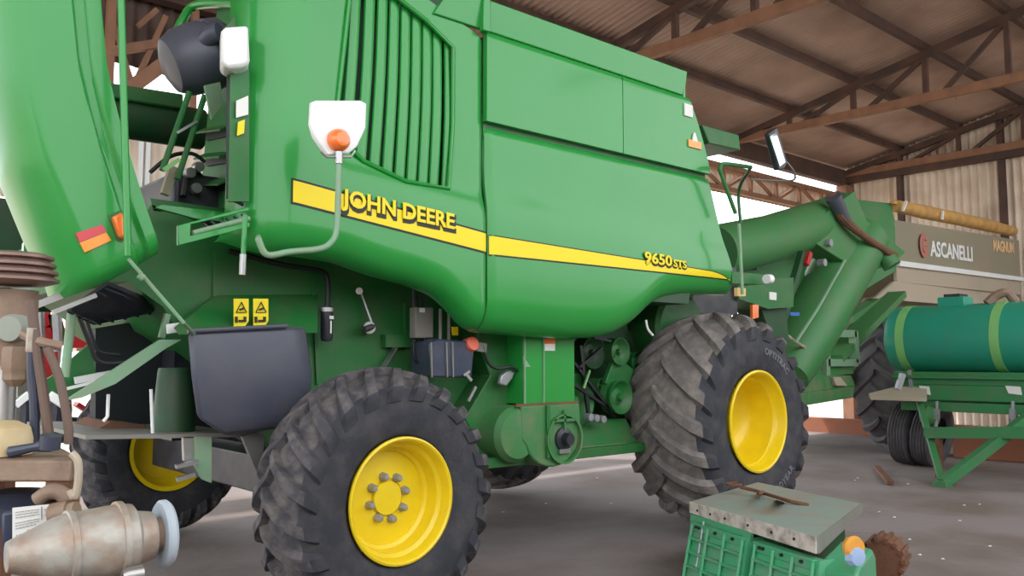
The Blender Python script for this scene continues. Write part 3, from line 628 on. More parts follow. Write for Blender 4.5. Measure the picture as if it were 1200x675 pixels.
# rails
bm = bm_(); box(bm, (3.0, 4.42, .73), (5.3, 4.5, .80)); link('lower_rail', bm, GREEN2, HV, bevel=.006)
bm = bm_(); prism(bm, [(3.0, 4.5, .80), (5.3, 4.5, .80), (5.3, 4.62, .98), (3.0, 4.62, .98)], (0, .05, 0)); link('lower_side_sheet', bm, GREEN2, HV)
bm = bm_(); prism(bm, [(4.40, 4.85, .8), (5.6, 4.85, .8), (5.6, 4.85, 2.0), (4.40, 4.85, 2.0)], (0, .1, 0)); link('drive_side_sheet', bm, DARKG, HV)
# pulleys and belts behind the front wheel
def pulley(c, r, m=GREEN2, w=.06, name='pulley'):
    bm = bm_(); lathe(bm, [(0, -w), (r * .18, -w), (r * .22, -w * .4), (r * .5, -w * .2), (r * .78, -w * .5), (r * .95, -w), (r, -w), (r, -w * .7), (r * .9, 0), (r, w * .7), (r, w), (0, w)], c, n=36); return link(name, bm, m, HV, smooth=30)
P1 = at(722, 465, Y=4.58); P2 = at(721, 412, Y=4.62); P3 = at(690, 413, Y=4.7); P4 = at(668, 470, Y=4.66)
pulley(P1, .135); pulley(P2, .11); pulley(P3, .13, DARKG); pulley(P4, .21)
pulley(at(700, 452, Y=4.7), .06); pulley(at(742, 425, Y=4.75), .09)
bm = bm_(); bar(bm, at(713, 432, Y=4.62), at(735, 450, Y=4.62), .26, .05, (0, 1, 0)); link('drive_guard', bm, GREEN2, HV, bevel=.01)
for a, b in (((672, 425), (720, 488)), ((680, 405), (690, 490)), ((695, 395), (715, 400)), ((668, 448), (712, 478)), ((676, 432), (705, 408))):
    bm = bm_(); bar(bm, at(*a, Y=4.58), at(*b, Y=4.58), .03, .02); link('drive_belt', bm, HOSE, HV)
bm = bm_(); bar(bm, at(691, 434, Y=4.55), at(684, 455, Y=4.55), .014); link('belt_tensioner', bm, BAND, HV)
for x_ in (690, 697, 705):
    bm = bm_(); lathe(bm, [(0, -.03), (.028, -.028), (.032, 0), (.03, .03), (0, .03)], at(x_, 489 + (x_ - 690) * .15, Y=4.5), n=14); link('filter_cup', bm, BOLT, HV)
bm = bm_(); prism(bm, pxz([(588, 440), (597, 433), (604, 436), (601, 444), (594, 453), (586, 450)], 4.42), (0, .04, 0)); link('round_gauge', bm, BOLT, HV, bevel=.01)
bm = bm_(); bar(bm, *pxz([(557, 453), (548, 470)], 4.45), .02); link('linkage_rod', bm, STEEL, HV)
# fender housing above the front wheel
bm = bm_(); lathe(bm, [(0, 0), (.30, 0), (.33, .04), (.33, .5), (0, .5)], at(800, 385, Y=4.6), n=30); link('final_drive_housing', bm, GREEN2, HV)
bm = bm_(); tube(bm, pxz([(757, 375), (759, 385), (765, 393)], 4.25), .009, 8, smooth=4); link('tie_strap', bm, WHITE, HV)
bm = bm_(); box(bm, (5.3, 4.6, 1.98), (6.2, 7.0, 2.1)); link('cab_floor', bm, DARKG, HV)
bm = bm_(); box(bm, (5.2, 5.0, 1.5), (7.0, 6.6, 1.97)); link('feeder_house', bm, BLKP, HV)
bm = bm_(); box(bm, (6.2, 4.95, 1.9), (7.4, 6.8, 2.38)); link('cab_underframe', bm, BLKP, HV)
# axle and tail bits below
bm = bm_(); box(bm, (2.45, 4.35, .60), (2.75, 7.2, .84)); link('rear_axle', bm, BLKP, HV, bevel=.01)
bm = bm_(); box(bm, (5.9, 4.7, .75), (6.4, 6.9, 1.2)); link('front_axle', bm, DARKG, HV)
bm = bm_(); box(bm, (3.0, 4.9, .75), (6.0, 6.7, 1.7)); link('cleaning_shoe', bm, DARKG, HV)
plate('axle_bracket', [(215, 512), (229, 512), (229, 545), (216, 540)], 4.5, .03, STEEL)
plate('axle_bracket', [(229, 512), (248, 512), (248, 566), (238, 562), (229, 545)], 4.48, .03, PALEG)
bm = bm_(); bar(bm, *pxz([(206, 547), (232, 541)], 4.45), .03, .02); bar(bm, *pxz([(207, 562), (228, 556), (246, 564)][:2], 4.45), .03, .02); link('hitch_fork', bm, STEEL, HV)
plate('wheel_motor_guard', [(284, 512), (300, 505), (310, 510), (308, 540), (302, 556)], 4.45, .03, STEEL)
# tray edge, inner drum, dark chopper chute
bm = bm_(); prism(bm, [at(100, 515, Y=4.5), at(290, 512, Y=4.5), at(290, 512, Y=4.5) + V(0, 1.2, 0), at(100, 515, Y=4.5) + V(0, 1.2, 0)], (0, 0, .02)); link('chaff_tray', bm, GREYB, HV)
bm = bm_(); prism(bm, pxz([(112, 512), (116, 502), (130, 494), (170, 498), (176, 513)], 5.0), (0, .5, 0)); link('rusty_chute', bm, RUST, HV)
bm = bm_(); lathe(bm, [(0, .32), (.085, .32), (.09, .30), (.115, -.03), (0, -.03)], at(203, 500, Y=4.75), (0, 0, 1), 28); link('spreader_drum', bm, DARKG, HV)
bm = bm_(); prism(bm, pxz([(112, 385), (188, 372), (215, 400), (222, 500), (112, 500)], 5.4), (0, .1, 0)); link('chopper_back', bm, mat('near_black_sheet', (.012, .018, .02), .7), HV)  # plain near-black sheet at the back of the chute
bm = bm_(); box(bm, at(206, 372, Y=5.2), at(225, 510, Y=5.5)); link('chopper_side', bm, BLKP, HV)
# slatted straw hood bottom
bm = bm_(); q = [at(85, 368, Y=4.5), at(118, 347, Y=4.5), at(186, 360, Y=4.5), at(128, 374, Y=4.5)]
q = [at(78, 366, Y=4.5), at(126, 334, Y=4.6), at(197, 363, Y=4.95), at(110, 381, Y=4.95)]
prism(bm, q, (0, 0, .02)); sl = link('slatted_tail_plate', bm, BLKP, HV)
for k in range(6):
    t = (k + .5) / 6; a = q[0].lerp(q[1], t); b = q[3].lerp(q[2], t); bm = bm_(); bar(bm, a - V(0, 0, .004), b - V(0, 0, .004), .010); link('tail_slat', bm, NAVY, sl)
bm = bm_(); bar(bm, at(36, 360, Y=4.35), at(108, 332, Y=4.35), .05, .03); bar(bm, at(62, 366, Y=4.3), at(112, 346, Y=4.3), .035, .02); link('tail_crossbar', bm, STEEL, HV)
bm = bm_(); bar(bm, at(110, 376, Y=5.1), at(143, 371, Y=5.1), .04); bar(bm, at(147, 369, Y=5.1), at(186, 360, Y=5.1), .04); link('daylight_gap_bars', bm, WHITE, HV)  # white bars stand in for outdoor light showing through a gap
plate('daylight_gap_plate', [(196, 380), (218, 377), (219, 388), (197, 391)], 4.55, .02, WHITE)  # small white plate painted in for a patch of daylight
bm = bm_(); tube(bm, [at(85, 358, Y=4.6), at(76, 442, Y=4.6)], .022, 12); link('tail_post', bm, PALEG, HV)
bm = bm_(); prism(bm, pxz([(76, 470), (188, 398), (213, 398), (195, 408), (135, 450), (96, 466)], 4.5), (.0, .03, .0)); link('spreader_vane', bm, PALEG, HV)
bm = bm_(); prism(bm, pxz([(18, 468), (62, 440), (108, 400), (112, 436), (140, 440), (98, 462), (60, 470)], 4.9), (.0, .03, .0)); link('spreader_plate', bm, GREEN2, HV)
for q_, Y_, w_ in (([(88, 446), (130, 438)], 4.85, .035), ([(76, 456), (118, 446)], 4.75, .015), ([(18, 475), (34, 462)], 4.75, .03), ([(58, 463), (78, 476)], 4.6, .04)):
    bm = bm_(); bar(bm, *pxz(q_, Y_), w_); link('vane_edge', bm, WHITE, HV)
bm = bm_(); tube(bm, pxz([(93, 372), (104, 400), (112, 420), (125, 426), (145, 425)], 4.7), .012, 8, smooth=5); tube(bm, pxz([(100, 370), (108, 395), (116, 412), (140, 416)], 4.8), .010, 8, smooth=5); link('tail_hoses', bm, HOSE, HV)
bm = bm_(); bar(bm, *pxz([(196, 368), (189, 396)], 4.7), .03); link('tail_strut', bm, PALEG, HV)
for q_ in ([(127, 462), (126, 488), (121, 494)], [(177, 456), (179, 510)]):
    bm = bm_(); tube(bm, pxz(q_, 4.6), .009, 8); link('bent_rod', bm, WHITE, HV)

# --- cab end: roof lip, rails, mirror
bm = bm_(); prism(bm, pxz([(823, 146), (866, 158), (868, 176), (831, 168)], 4.6), (0, 1.8, 0)); link('cab_roof', bm, GREEN2, HV, bevel=.01)
bm = bm_(); prism(bm, [(5.62, 4.35, 2.1), (6.2, 4.9, 2.1), (6.2, 4.9, 3.2), (5.62, 4.35, 3.2)], (0, 2.6, 0)); link('cab_body', bm, BLKP, HV)
bm = bm_(); tube(bm, pxz([(862, 250), (846, 206), (844, 197), (849, 192), (880, 196)], 4.0), .017, 10, smooth=4); tube(bm, [at(880, 196, Y=4.0), at(866, 222, Y=4.3), at(868, 262, Y=4.3)], .015, 10, smooth=4); link('cab_handrail', bm, GREEN2, HV)
bm = bm_(); tube(bm, pxz([(866, 262), (870, 345)], 3.95), .014, 10); link('ladder_rail', bm, PALEG, HV)
bm = bm_(); prism(bm, pxz([(901, 156), (911, 149), (923, 190), (920, 197), (913, 199)], 3.8), (0, .05, 0)); mr = link('mirror_housing', bm, BLKP, HV, bevel=.008)
bm = bm_(); prism(bm, pxz([(902.5, 160), (909.5, 154), (920.5, 190), (914, 195)], 3.795), (0, .01, 0)); link('mirror_glass', bm, GLASS, mr)
bm = bm_(); tube(bm, [at(922, 190, Y=3.82), at(931, 203, Y=3.9), at(926, 212, Y=4.1), at(880, 210, Y=4.4)], .009, 8, smooth=4); link('mirror_arm', bm, GREYB, HV)
plate('cab_step_box', [(858, 318), (898, 322), (898, 333), (858, 332)], 4.1, .5, GREEN2)
bm = bm_(); cyl(bm, at(898, 327, Y=4.0), at(903, 327, Y=4.0), .04); link('box_knob', bm, WHITE, HV)
plate('ladder_plate', [(864, 337), (874, 338), (874, 347), (864, 347)], 4.0, .03, mat('worn_yellow', (.75, .50, .20), .6))
plate('front_fender_frame', [(864, 330), (930, 325), (930, 360), (900, 362), (866, 350)], 4.9, .3, GREEN2)
plate('front_sticker', [(902, 342), (910, 343), (910, 352), (902, 351)], 4.89, .01, WHITEP)
plate('orange_marker', [(882, 357), (889, 357), (889, 372), (882, 374)], 4.85, .03, ORA)
bm = bm_(); prism(bm, pxz([(890, 356), (920, 358), (925, 400), (905, 398)], 5.0), (0, .3, 0)); link('header_arm', bm, DARKG, HV)

# ================================================================== GRAIN CART
GC = thing('grain_cart', (15, 7.6, 0), 'grain cart with olive hopper and folded green auger behind the harvester', 'grain cart')
YC = 6.35
link_w = link('cart_rim', rim_bm(V(13.75, 6.15, 1.08), [(r * 1.2, y) for r, y in FRONT_RIM]), YEL, GC, loc=(13.75, 6.15, 1.08))
t = link('cart_tyre', tyre_bm(V(13.75, 6.15, 1.08), 1.08, .80, .52, 18, .055, .40), [RUBW, RUBD], link_w, loc=(13.75, 6.15, 1.08)); assign_tread(t.data, 1.08, .055, .80)
for p in t.data.polygons: p.material_index = 0
# hopper: upper panel, mid step, sloping lower walls
def cprism(name, pts, Y, t, m, **k): return plate(name, pts, Y, t, m, GC, **k)
def cq(px_, y_, Y): return at(px_, y_, Y=Y)
a = at(1050, 264, Y=YC); 
X0 = at(1050, 300, Y=YC).x; X1 = 19.6
zt0 = at(1050, 258, Y=YC).z; zt1 = zt0 + .15; zm0 = at(1050, 307, Y=YC).z; zl0 = at(1050, 330, Y=YC).z; zb0 = at(1016, 345, Y=YC).z
bm = bm_(); prism(bm, [(X0, YC, zm0), (X1, YC - .1, zm0 + .08), (X1, YC - .1, zt1), (X0, YC, zt0)], (0, .05, 0)); link('hopper_panel', bm, OLIVE, GC)
bm = bm_(); prism(bm, [(X0, YC - .06, zm0 - .07), (X1, YC - .16, zm0), (X1, YC - .16, zm0 + .08), (X0, YC - .06, zm0 + .02)], (0, .1, 0)); link('hopper_ledge', bm, WHITE, GC)
bm = bm_(); prism(bm, [(X0, YC, zl0), (X1, YC - .1, zl0 + .05), (X1, YC - .1, zm0), (X0, YC, zm0 - .06)], (0, .05, 0)); link('hopper_panel', bm, TAN, GC)
bm = bm_(); prism(bm, [(X0 - .9, YC - .05, zb0 - .06), (X1, YC - .15, zb0 - .02), (X1, YC - .02, zl0 + .06), (X0 - .1, YC, zl0)], (0, .05, 0)); link('hopper_skirt', bm, TAN, GC)
bm = bm_(); prism(bm, [(X0 - .9, YC + .1, zb0 - .04), (X1, YC, zb0 - .02), (X1, YC + 1.2, 1.2), (X0 - .4, YC + 1.2, 1.2)], (0, .05, 0)); link('hopper_slope', bm, OLIVE, GC)
bm = bm_(); prism(bm, [(X1, YC - .1, zb0), (X1, YC + 2.6, zb0), (X1, YC + 2.6, zt1), (X1, YC - .1, zt1)], (-.05, 0, 0)); prism(bm, [(X0, YC + 2.6, zb0), (X1, YC + 2.6, zb0), (X1, YC + 2.6, zt1), (X0, YC + 2.6, zt0)], (0, -.05, 0)); link('hopper_far_walls', bm, OLIVE, GC)
# front wall green, gable like
bm = bm_(); fr = [at(988, 232, Y=YC + .6), at(1044, 238, Y=YC), at(1050, 264, Y=YC), at(1050, 318, Y=YC), at(1005, 345, Y=YC), at(960, 400, Y=YC + .3), at(940, 300, Y=YC + .6)]
prism(bm, fr, (0.02, .25, 0)); link('front_wall', bm, CARTG, GC, bevel=.01)
# lettering
def cart_text(s, xa, xb, ya, m, name, hpx, off=.012):
    bm = text_bm(s, 1, .028, .003); xs = [v.co.x for v in bm.verts]; a, b = min(xs), max(xs)
    p, q = at(xa, ya[0], Y=YC), at(xb, ya[1], Y=YC - .07); hh = at(xa, ya[0] - hpx, Y=YC).z - p.z
    for v in bm.verts:
        u = (v.co.x - a) / (b - a); w = v.co.y / .73; base = p.lerp(q, u)
        yy = YC - .1 * (base.x + 0 - X0) / (X1 - X0) - off - v.co.z
        v.co = V(base.x, yy, base.z + w * hh)
    return link(name, bm, m, GC)
cart_text('ASCANELLI', 1088, 1140, (299.5, 306), WHITE, 'lettering', 18)
cart_text('MAGNUM', 1159, 1186, (294, 297), mat('pale_orange_decal', (.85, .55, .30), .5), 'lettering', 13)
bm = bm_(); c = at(1079.5, 288, Y=YC); 
lathe(bm, [(0, -.004), (.17, -.004), (.17, .004), (0, .004)], c + V(.0, -.05, 0), n=32); bmesh.ops.scale(bm, vec=(1, 1, 1.25), space=Matrix.Translation(-c), verts=bm.verts[:]); em = link('emblem', bm, mat('faded_red_decal', (.50, .16, .12), .6), GC)
bm = bm_(); tube(bm, [c + V(.07 * math.cos(t_) , -.06, .12 * math.sin(t_)) for t_ in [PI * .25 + k * PI / 8 for k in range(11)]], .018, 6); bar(bm, c + V(-.06, -.06, .0), c + V(.06, -.06, 0), .03); link('emblem_mark', bm, OLIVE, em)
# rolled tarp on the edge with straps
tp = [at(1048, 241, Y=YC - .02), at(1080, 248, Y=YC - .04), at(1120, 256, Y=YC - .05), at(1160, 265, Y=YC - .08), at(1187, 271, Y=YC - .1)]
bm = bm_(); tube(bm, tp, [.10, .12, .12, .12, .10], 14, smooth=0); tr = link('rolled_tarp', bm, TARP, GC)
bm = bm_(); bar(bm, at(1046, 237, Y=YC - .05), at(1189, 267, Y=YC - .12), .05, .05); link('tarp_pole', bm, TARP, tr)
for q_ in ((1062, 236, 1058, 247), (1105, 247, 1104, 257)):
    bm = bm_(); bar(bm, at(q_[0], q_[1], Y=YC - .2), at(q_[2], q_[3], Y=YC - .2), .04, .03); link('tarp_tie', bm, WHITE, tr)
# folded unloading auger: horizontal outer tube and inclined lower tube with hinge plate
bm = bm_(); tube(bm, [at(835, 296, Y=5.55), at(900, 281, Y=5.7), at(968, 258, Y=6.0), at(985, 250, Y=6.05)], [.30, .30, .31, .31], 28); link('auger_upper_tube', bm, CARTG, GC)
bm = bm_(); tube(bm, [at(1008, 280, Y=5.9), at(978, 330, Y=5.9), at(942, 398, Y=5.9), at(922, 440, Y=5.9)], [.40, .41, .38, .28], 32); link('auger_lower_tube', bm, CARTG, GC)
bm = bm_(); prism(bm, [at(x, y, Y=5.95) for x, y in [(975, 228), (990, 262), (1036, 298), (1020, 312), (985, 322), (948, 300), (925, 286), (895, 296), (930, 262), (958, 240)]], (0, -.33, 0)); link('auger_elbow_plate', bm, CARTG, GC, bevel=.01)
bm = bm_(); tube(bm, [at(975, 226, Y=5.6), at(985, 252, Y=5.55), at(1010, 275, Y=5.5), at(1035, 292, Y=5.5), at(1048, 300, Y=5.5)], [.09, .07, .05, .05, .06], 10, smooth=3); link('hinge_flange', bm, RUST, GC)
bm = bm_(); cyl(bm, at(976, 230, Y=5.55), at(990, 258, Y=5.55), .11, 16, .08); link('hinge_cap', bm, PLAST, GC)
bm = bm_(); cyl(bm, at(1036, 298, Y=5.6), at(1046, 312, Y=5.5), .13, 18); link('hinge_hub', bm, CARTG, GC)
bm = bm_(); tube(bm, [at(990, 305, Y=5.52), at(958, 362, Y=5.5), at(932, 402, Y=5.53)], .02, 8); link('edge_strip', bm, PALEG, GC)
bm = bm_(); bar(bm, at(940, 296, Y=5.5), at(912, 392, Y=5.5), .08); link('fold_ram', bm, DARKG, GC)
bm = bm_(); bar(bm, at(948, 296, Y=5.45), at(944, 310, Y=5.45), .07); link('ram_head', bm, REDM, GC)
bm = bm_(); bar(bm, at(880, 306, Y=5.6), at(938, 288, Y=5.7), .12, .22); link('auger_cradle', bm, DARKG, GC)
bm = bm_(); prism(bm, [at(x, y, Y=6.1) for x, y in [(870, 300), (945, 300), (935, 420), (900, 400), (870, 360)]], (0, .1, 0)); link('auger_base_plate', bm, CARTG, GC)
bm = bm_(); prism(bm, [at(x, y, Y=5.7) for x, y in [(915, 332), (926, 325), (930, 338), (918, 342)]], (0, .05, 0)); link('blue_label', bm, mat('blue_label_paint', (.25, .42, .65), .5), GC)
bm = bm_(); prism(bm, [at(x, y, Y=5.55) for x, y in [(926, 366), (937, 366), (937, 370), (927, 370)]], (0, .03, 0)); link('blue_label', bm, mat('deep_blue_label_paint', (.05, .15, .5), .5), GC)
for p in ((970, 285), (963, 308)):
    bm = bm_(); lathe(bm, [(0, -.05), (.05, -.05), (.05, .05), (0, .05)], at(*p, Y=5.6), n=12); link('plate_bolt', bm, BOLT, GC)
# chassis
bm = bm_(); bar(bm, at(975, 420, Y=6.0), at(1050, 345, Y=6.2), .32, .10); link('chassis_brace', bm, CARTG, GC)
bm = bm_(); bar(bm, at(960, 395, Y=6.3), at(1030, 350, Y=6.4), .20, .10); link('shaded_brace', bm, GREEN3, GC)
bm = bm_()
for a, b in (((967, 388), (967, 440)), ((1000, 388), (1002, 425)), ((967, 391), (1000, 391)), ((967, 425), (1002, 425))): bar(bm, at(*a, Y=5.9), at(*b, Y=5.9), .10, .10)
link('chassis_bracket', bm, PALEG, GC)
bm = bm_(); prism(bm, [at(x, y, Y=5.92) for x, y in [(955, 424), (1002, 420), (1000, 438), (955, 442)]], (0, .3, 0)); link('chassis_box', bm, CARTG, GC)
bm = bm_(); prism(bm, [at(x, y, Y=5.8) for x, y in [(934, 462), (1002, 452), (1000, 466), (940, 476)]], (0, .3, 0)); prism(bm, [at(x, y, Y=5.8) for x, y in [(934, 440), (998, 440), (1003, 452), (934, 462)]], (0, .3, 0)); link('drawbar', bm, GREEN3, GC, bevel=.01)
bm = bm_(); prism(bm, [at(x, y, Y=5.75) for x, y in [(976, 442), (985, 442), (993, 452), (980, 452)]], (0, .05, 0)); link('drawbar_lug', bm, TAN, GC)
bm = bm_(); box(bm, (12.4, 6.6, 1.0), (18.5, 9.2, 1.35)); link('axle_frame', bm, DARKG, GC)
bm = bm_(); tube(bm, [at(905, 375, Y=5.6), at(925, 395, Y=5.6), at(950, 410, Y=5.7), at(966, 408, Y=5.8)], .02, 8, smooth=4); link('pull_cord', bm, TAN, GC)
# ================================================================== FUEL TANK TRAILER
TR = thing('tank_trailer', (12, 4.2, 0), 'teal cylindrical tank with pale green bands on a green trailer frame', 'tank trailer')
XT = 12.0; ZT = 1.73; RT = .455
bm = bm_(); lathe(bm, [(0, .10), (.15, .09), (.32, .05), (.42, .0), (RT, -.08), (RT, -3.6), (.42, -3.7), (.2, -3.78), (0, -3.8)], (XT, 5.42, ZT), (0, 1, 0), 56); tk = link('tank', bm, TANKT, TR)
for y in (5.20, 4.02, 2.8):
    bm = bm_(); lathe(bm, [(RT - .01, -.055), (RT + .008, -.055), (RT + .008, .055), (RT - .01, .055)], (XT, y, ZT), n=56, closed=True); link('tank_band', bm, BAND, TR)
bm = bm_(); box(bm, (XT - .16, 4.46, ZT + .40), (XT + .16, 4.80, ZT + .55)); hb = link('tank_hatch', bm, TANKT, TR, bevel=.01)
bm = bm_(); box(bm, (XT - .14, 4.52, ZT + .55), (XT + .14, 4.72, ZT + .59)); link('hatch_lid', bm, BLKP, hb)
bm = bm_(); tube(bm, [(XT - .1, 4.20, ZT + .44), (XT - .05, 4.12, ZT + .53), (XT, 4.0, ZT + .58), (XT + .05, 3.92, ZT + .46)], .06, 10, smooth=4); link('filler_elbow', bm, TANC, TR)
bm = bm_(); box(bm, (XT - .42, 2.0, 1.12), (XT + .42, 5.30, 1.29)); box(bm, (XT - .47, 2.0, 1.20), (XT - .42, 5.32, 1.24)); link('tank_cradle', bm, TRALG, TR, bevel=.008)
bm = bm_(); box(bm, (XT - .45, 2.0, .93), (XT - .40, 5.28, 1.12)); link('side_panel', bm, TRALG, TR)
bm = bm_(); box(bm, (XT - .46, 2.0, .78), (XT - .34, 5.20, .90)); box(bm, (XT + .3, 2.0, .78), (XT + .42, 5.2, .90)); link('frame_beam', bm, TRALG, TR, bevel=.006)
bm = bm_(); bar(bm, at(1085, 507, X=10.9), at(1220, 507, X=10.9), .12, .13); link('cross_beam', bm, TRALG, TR)
for a, b, w in (((1076, 466, 11.55), (1105, 568, 10.35), .07), ((1105, 566, 10.3), (1150, 532, 10.7), .11), ((1150, 532, 10.7), (1230, 470, 11.4), .11)):
    bm = bm_(); bar(bm, at(a[0], a[1], X=a[2]), at(b[0], b[1], X=b[2]), w, w, (0, 0, 1)); link('drawbar_rail', bm, TRALG, TR)
bm = bm_(); tip = at(1106, 568, X=10.3); box(bm, tip + V(-.12, -.08, -.06), tip + V(.06, .08, .05)); link('drawbar_eye', bm, TRALG, TR, bevel=.01)
bm = bm_(); bar(bm, at(1100, 512, X=10.9), at(1101, 560, X=10.9), .09, .06); link('jack_leg', bm, RUST, TR)
for x_ in (1098, 1187):
    bm = bm_(); p = at(x_, 470, X=11.45); q = at(x_ - 1, 500, X=11.45); cyl(bm, p, q, .02); bar(bm, p.lerp(q, .3), p.lerp(q, .7), .06); link('hanger_bolt', bm, BOLT, TR)
bm = bm_(); lathe(bm, [(0, -.1), (.12, -.08), (.14, 0), (.1, .1), (0, .1)], at(1090, 487, X=11.5), n=18); link('hub', bm, GREEN3, TR)
for (x0, x1), nm in (((1077, 1089), 'a'), ((1178, 1196), 'b')):
    bm = bm_(); X_ = XT - .455; prism(bm, [at(x0, 452, X=X_), at(x1, 453, X=X_), at(x1 + 2, 463, X=X_), at(x0 + 4, 461, X=X_)], (-.006, 0, 0)); link('white_plate', bm, WHITEP, TR)
bm = bm_(); prism(bm, [at(1018, 461, X=11.2), at(1050, 453, X=11.5), at(1086, 453, X=11.6), at(1086, 466, X=11.3), at(1020, 464, X=11.15)], (0, 0, -.05)); link('fender_wedge', bm, TAN, TR)
bm = bm_(); bar(bm, at(1058, 438, X=11.5), at(1052, 456, X=11.45), .10, .06); bar(bm, at(1066, 434, X=11.6), at(1070, 470, X=11.5), .05); link('valve_bracket', bm, BOLT, TR)
def road_tyre(c, R, W, rr, tilt, par):
    bm = bm_(); h = W / 2
    prof = [(rr, -h * .7), (rr + .05, -h * .95), (R - .12, -h), (R - .03, -h * .93), (R, -h * .80)]
    for k in range(-2, 3):
        y = k * h * .30; 
        prof += [(R + .002, y - h * .10), (R - .012, y - h * .07), (R - .012, y + h * .07), (R + .002, y + h * .10)] if k < 9 else []
    prof += [(R, h * .80), (R - .03, h * .93), (R - .12, h), (rr + .05, h * .95), (rr, h * .7)]
    lathe(bm, prof, (0, 0, 0), n=64)
    bmesh.ops.transform(bm, verts=bm.verts[:], matrix=Matrix.Translation(c) @ Matrix.Rotation(tilt, 4, 'X'))
    o = link('dual_tyre', bm, RUBW, par, smooth=25); return o
road_tyre(V(12.12, 5.36, .435), .435, .27, .24, math.radians(5), TR)
road_tyre(V(12.12, 5.05, .435), .435, .27, .24, math.radians(9), TR)
bm = bm_(); box(bm, (13.4, 3.2, 0), (13.9, 5.3, .40)); tag(link('brick_block', bm, BRICK, bevel=.02), 'reddish brick block lying on the floor beneath the tank trailer', 'brick block')
bm = bm_(); bar(bm, (9.9, 4.62, .03), (11.2, 5.4, .03), .07, .05); tag(link('floor_rail', bm, RUST), 'flat rusty bar lying on the floor before the trailer tyres', 'metal bar')
bm = bm_(); box(bm, (16, 6.0, 0), (16.3, 10.2, .28)); tag(link('low_kerb', bm, BRICK), 'low reddish brick kerb on the floor below the grain cart', 'kerb')

# ================================================================== HITCH BOX IN FRONT
ZL = .50
L_, B_, R_, C_ = [at(x, y, Z=ZL) for x, y in ((809, 590), (888, 567), (1009, 592), (957, 632))]
BX = thing('header_part', ((L_.x + R_.x) / 2, (L_.y + R_.y) / 2, 0), 'green cast machine part with ribbed faces and grey metal lid on the floor', 'machine part')
bm = bm_(); prism(bm, [L_, B_, R_, C_], (0, 0, .012)); lid = link('lid', bm, LIDM, BX)
bm = bm_(); prism(bm, [L_ + V(0, 0, .012), C_ + V(0, 0, .012), C_ + V(0, 0, -.075), L_ + V(0, 0, -.06)], (C_ - L_).cross(V(0, 0, 1)).normalized() * .008); link('lid_edge', bm, LIDE, lid)
e1 = (C_ - L_).normalized(); nn_ = e1.cross(V(0, 0, 1)).normalized()
if nn_.dot(-L_) < 0: nn_ = -nn_
for t_ in (.08, .20, .33, .52, .70, .86):
    bm = bm_(); p = L_.lerp(C_, t_) + V(0, 0, -.03); cyl(bm, p - nn_ * .012, p + nn_ * .014, .008, 10); link('edge_hole', bm, BLK, lid)
bm = bm_(); prism(bm, [R_ + V(0, 0, .012), C_ + V(0, 0, .012), C_ + V(0, 0, -.075), R_ + V(0, 0, -.04)], (.006, -.01, 0)); link('lid_side', bm, GREYB, lid)
def on(x, y, dz=0): return at(x, y, Z=ZL + dz)
bm = bm_(); tube(bm, [on(868, 571, .06), on(885, 575, .05), on(905, 581, .04), on(928, 588, .03), on(948, 592, .015)], .012, 8); link('latch_rod', bm, RUST, lid)
bm = bm_(); p = on(860, 569, .07); tube(bm, [p + V(.05 * math.cos(a_), .05 * math.sin(a_), .01) for a_ in [k * PI / 6 for k in range(13)]], .009, 6); link('rod_eye', bm, RUST, lid)
bm = bm_(); tube(bm, [on(888, 580, .0), on(888, 580, .11), on(894, 577, .12), on(894, 577, .0)], .012, 8); link('latch_staple', bm, RUST, lid)
bm = bm_(); prism(bm, [on(910, 588, 0), on(920, 590, 0), on(918, 588, .10), on(914, 587, .10)], (.02, .03, 0)); link('latch_lug', bm, RUST, lid)
e2 = (B_ - L_).normalized()
bm = bm_(); a = L_ + e1 * .12 + e2 * .12; 
q = [L_ + e1 * .06 + e2 * .1, L_ + e1 * 1.05 + e2 * .1, L_ + e1 * 1.05 + e2 * .85, L_ + e1 * .06 + e2 * .85]
prism(bm, [V(p.x, p.y, .0) for p in q], (0, 0, ZL - .02)); link('inner_frame', bm, DARKG, BX)
def cast_panel(t0, t1, lean=.16):
    Wd = (C_ - L_).length
    p0 = L_ + e1 * (Wd * t0); p1 = L_ + e1 * (Wd * t1); zt = .40
    def P_(u, v, o=0):  # v 0 top .. 1 bottom
        b = p0.lerp(p1, u); return V(b.x, b.y, zt * (1 - v) + .0) + nn_ * (.02 + lean * v + o) + e1 * (.10 * v)
    bm = bm_(); prism(bm, [P_(0, 0), P_(1, 0), P_(1, 1), P_(0, 1)], -nn_ * .04); pan = link('cast_panel', bm, BOXG, BX)
    bm = bm_()
    for v in (.0, .22, .42, .62, .82, 1.0):
        hgt = .055 if v == 0 else .016
        a = P_(0, v, .012); b = P_(1, v, .012)
        bar(bm, a - V(0, 0, hgt / 2), b - V(0, 0, hgt / 2), .035, hgt)
    for u in (.02, .34, .66, .98): bar(bm, P_(u, .05, .012), P_(u, .98, .012), .018, .034)
    link('panel_ribs', bm, BOXG, pan, bevel=.003)
    for u in (.12, .18, .5, .82):
        bm = bm_(); c = P_(u, .06, .03); cyl(bm, c - nn_ * .02, c + nn_ * .004, .010, 10); link('panel_hole', bm, BLK, pan)
    bm = bm_(); prism(bm, [P_(1, 0), P_(1, 1), P_(1, 1) - nn_ * .22 , P_(1, 0) - nn_ * .12 ], e1 * .02); link('panel_cheek', bm, BOXG, pan)
cast_panel(.06, .52); cast_panel(.60, 1.02)
bm = bm_(); bar(bm, L_ + V(0, 0, -.09) + e1 * .02, L_ + V(0, 0, -.09) + e1 * .62, .03, .05); link('top_rail', bm, BOXG, BX)
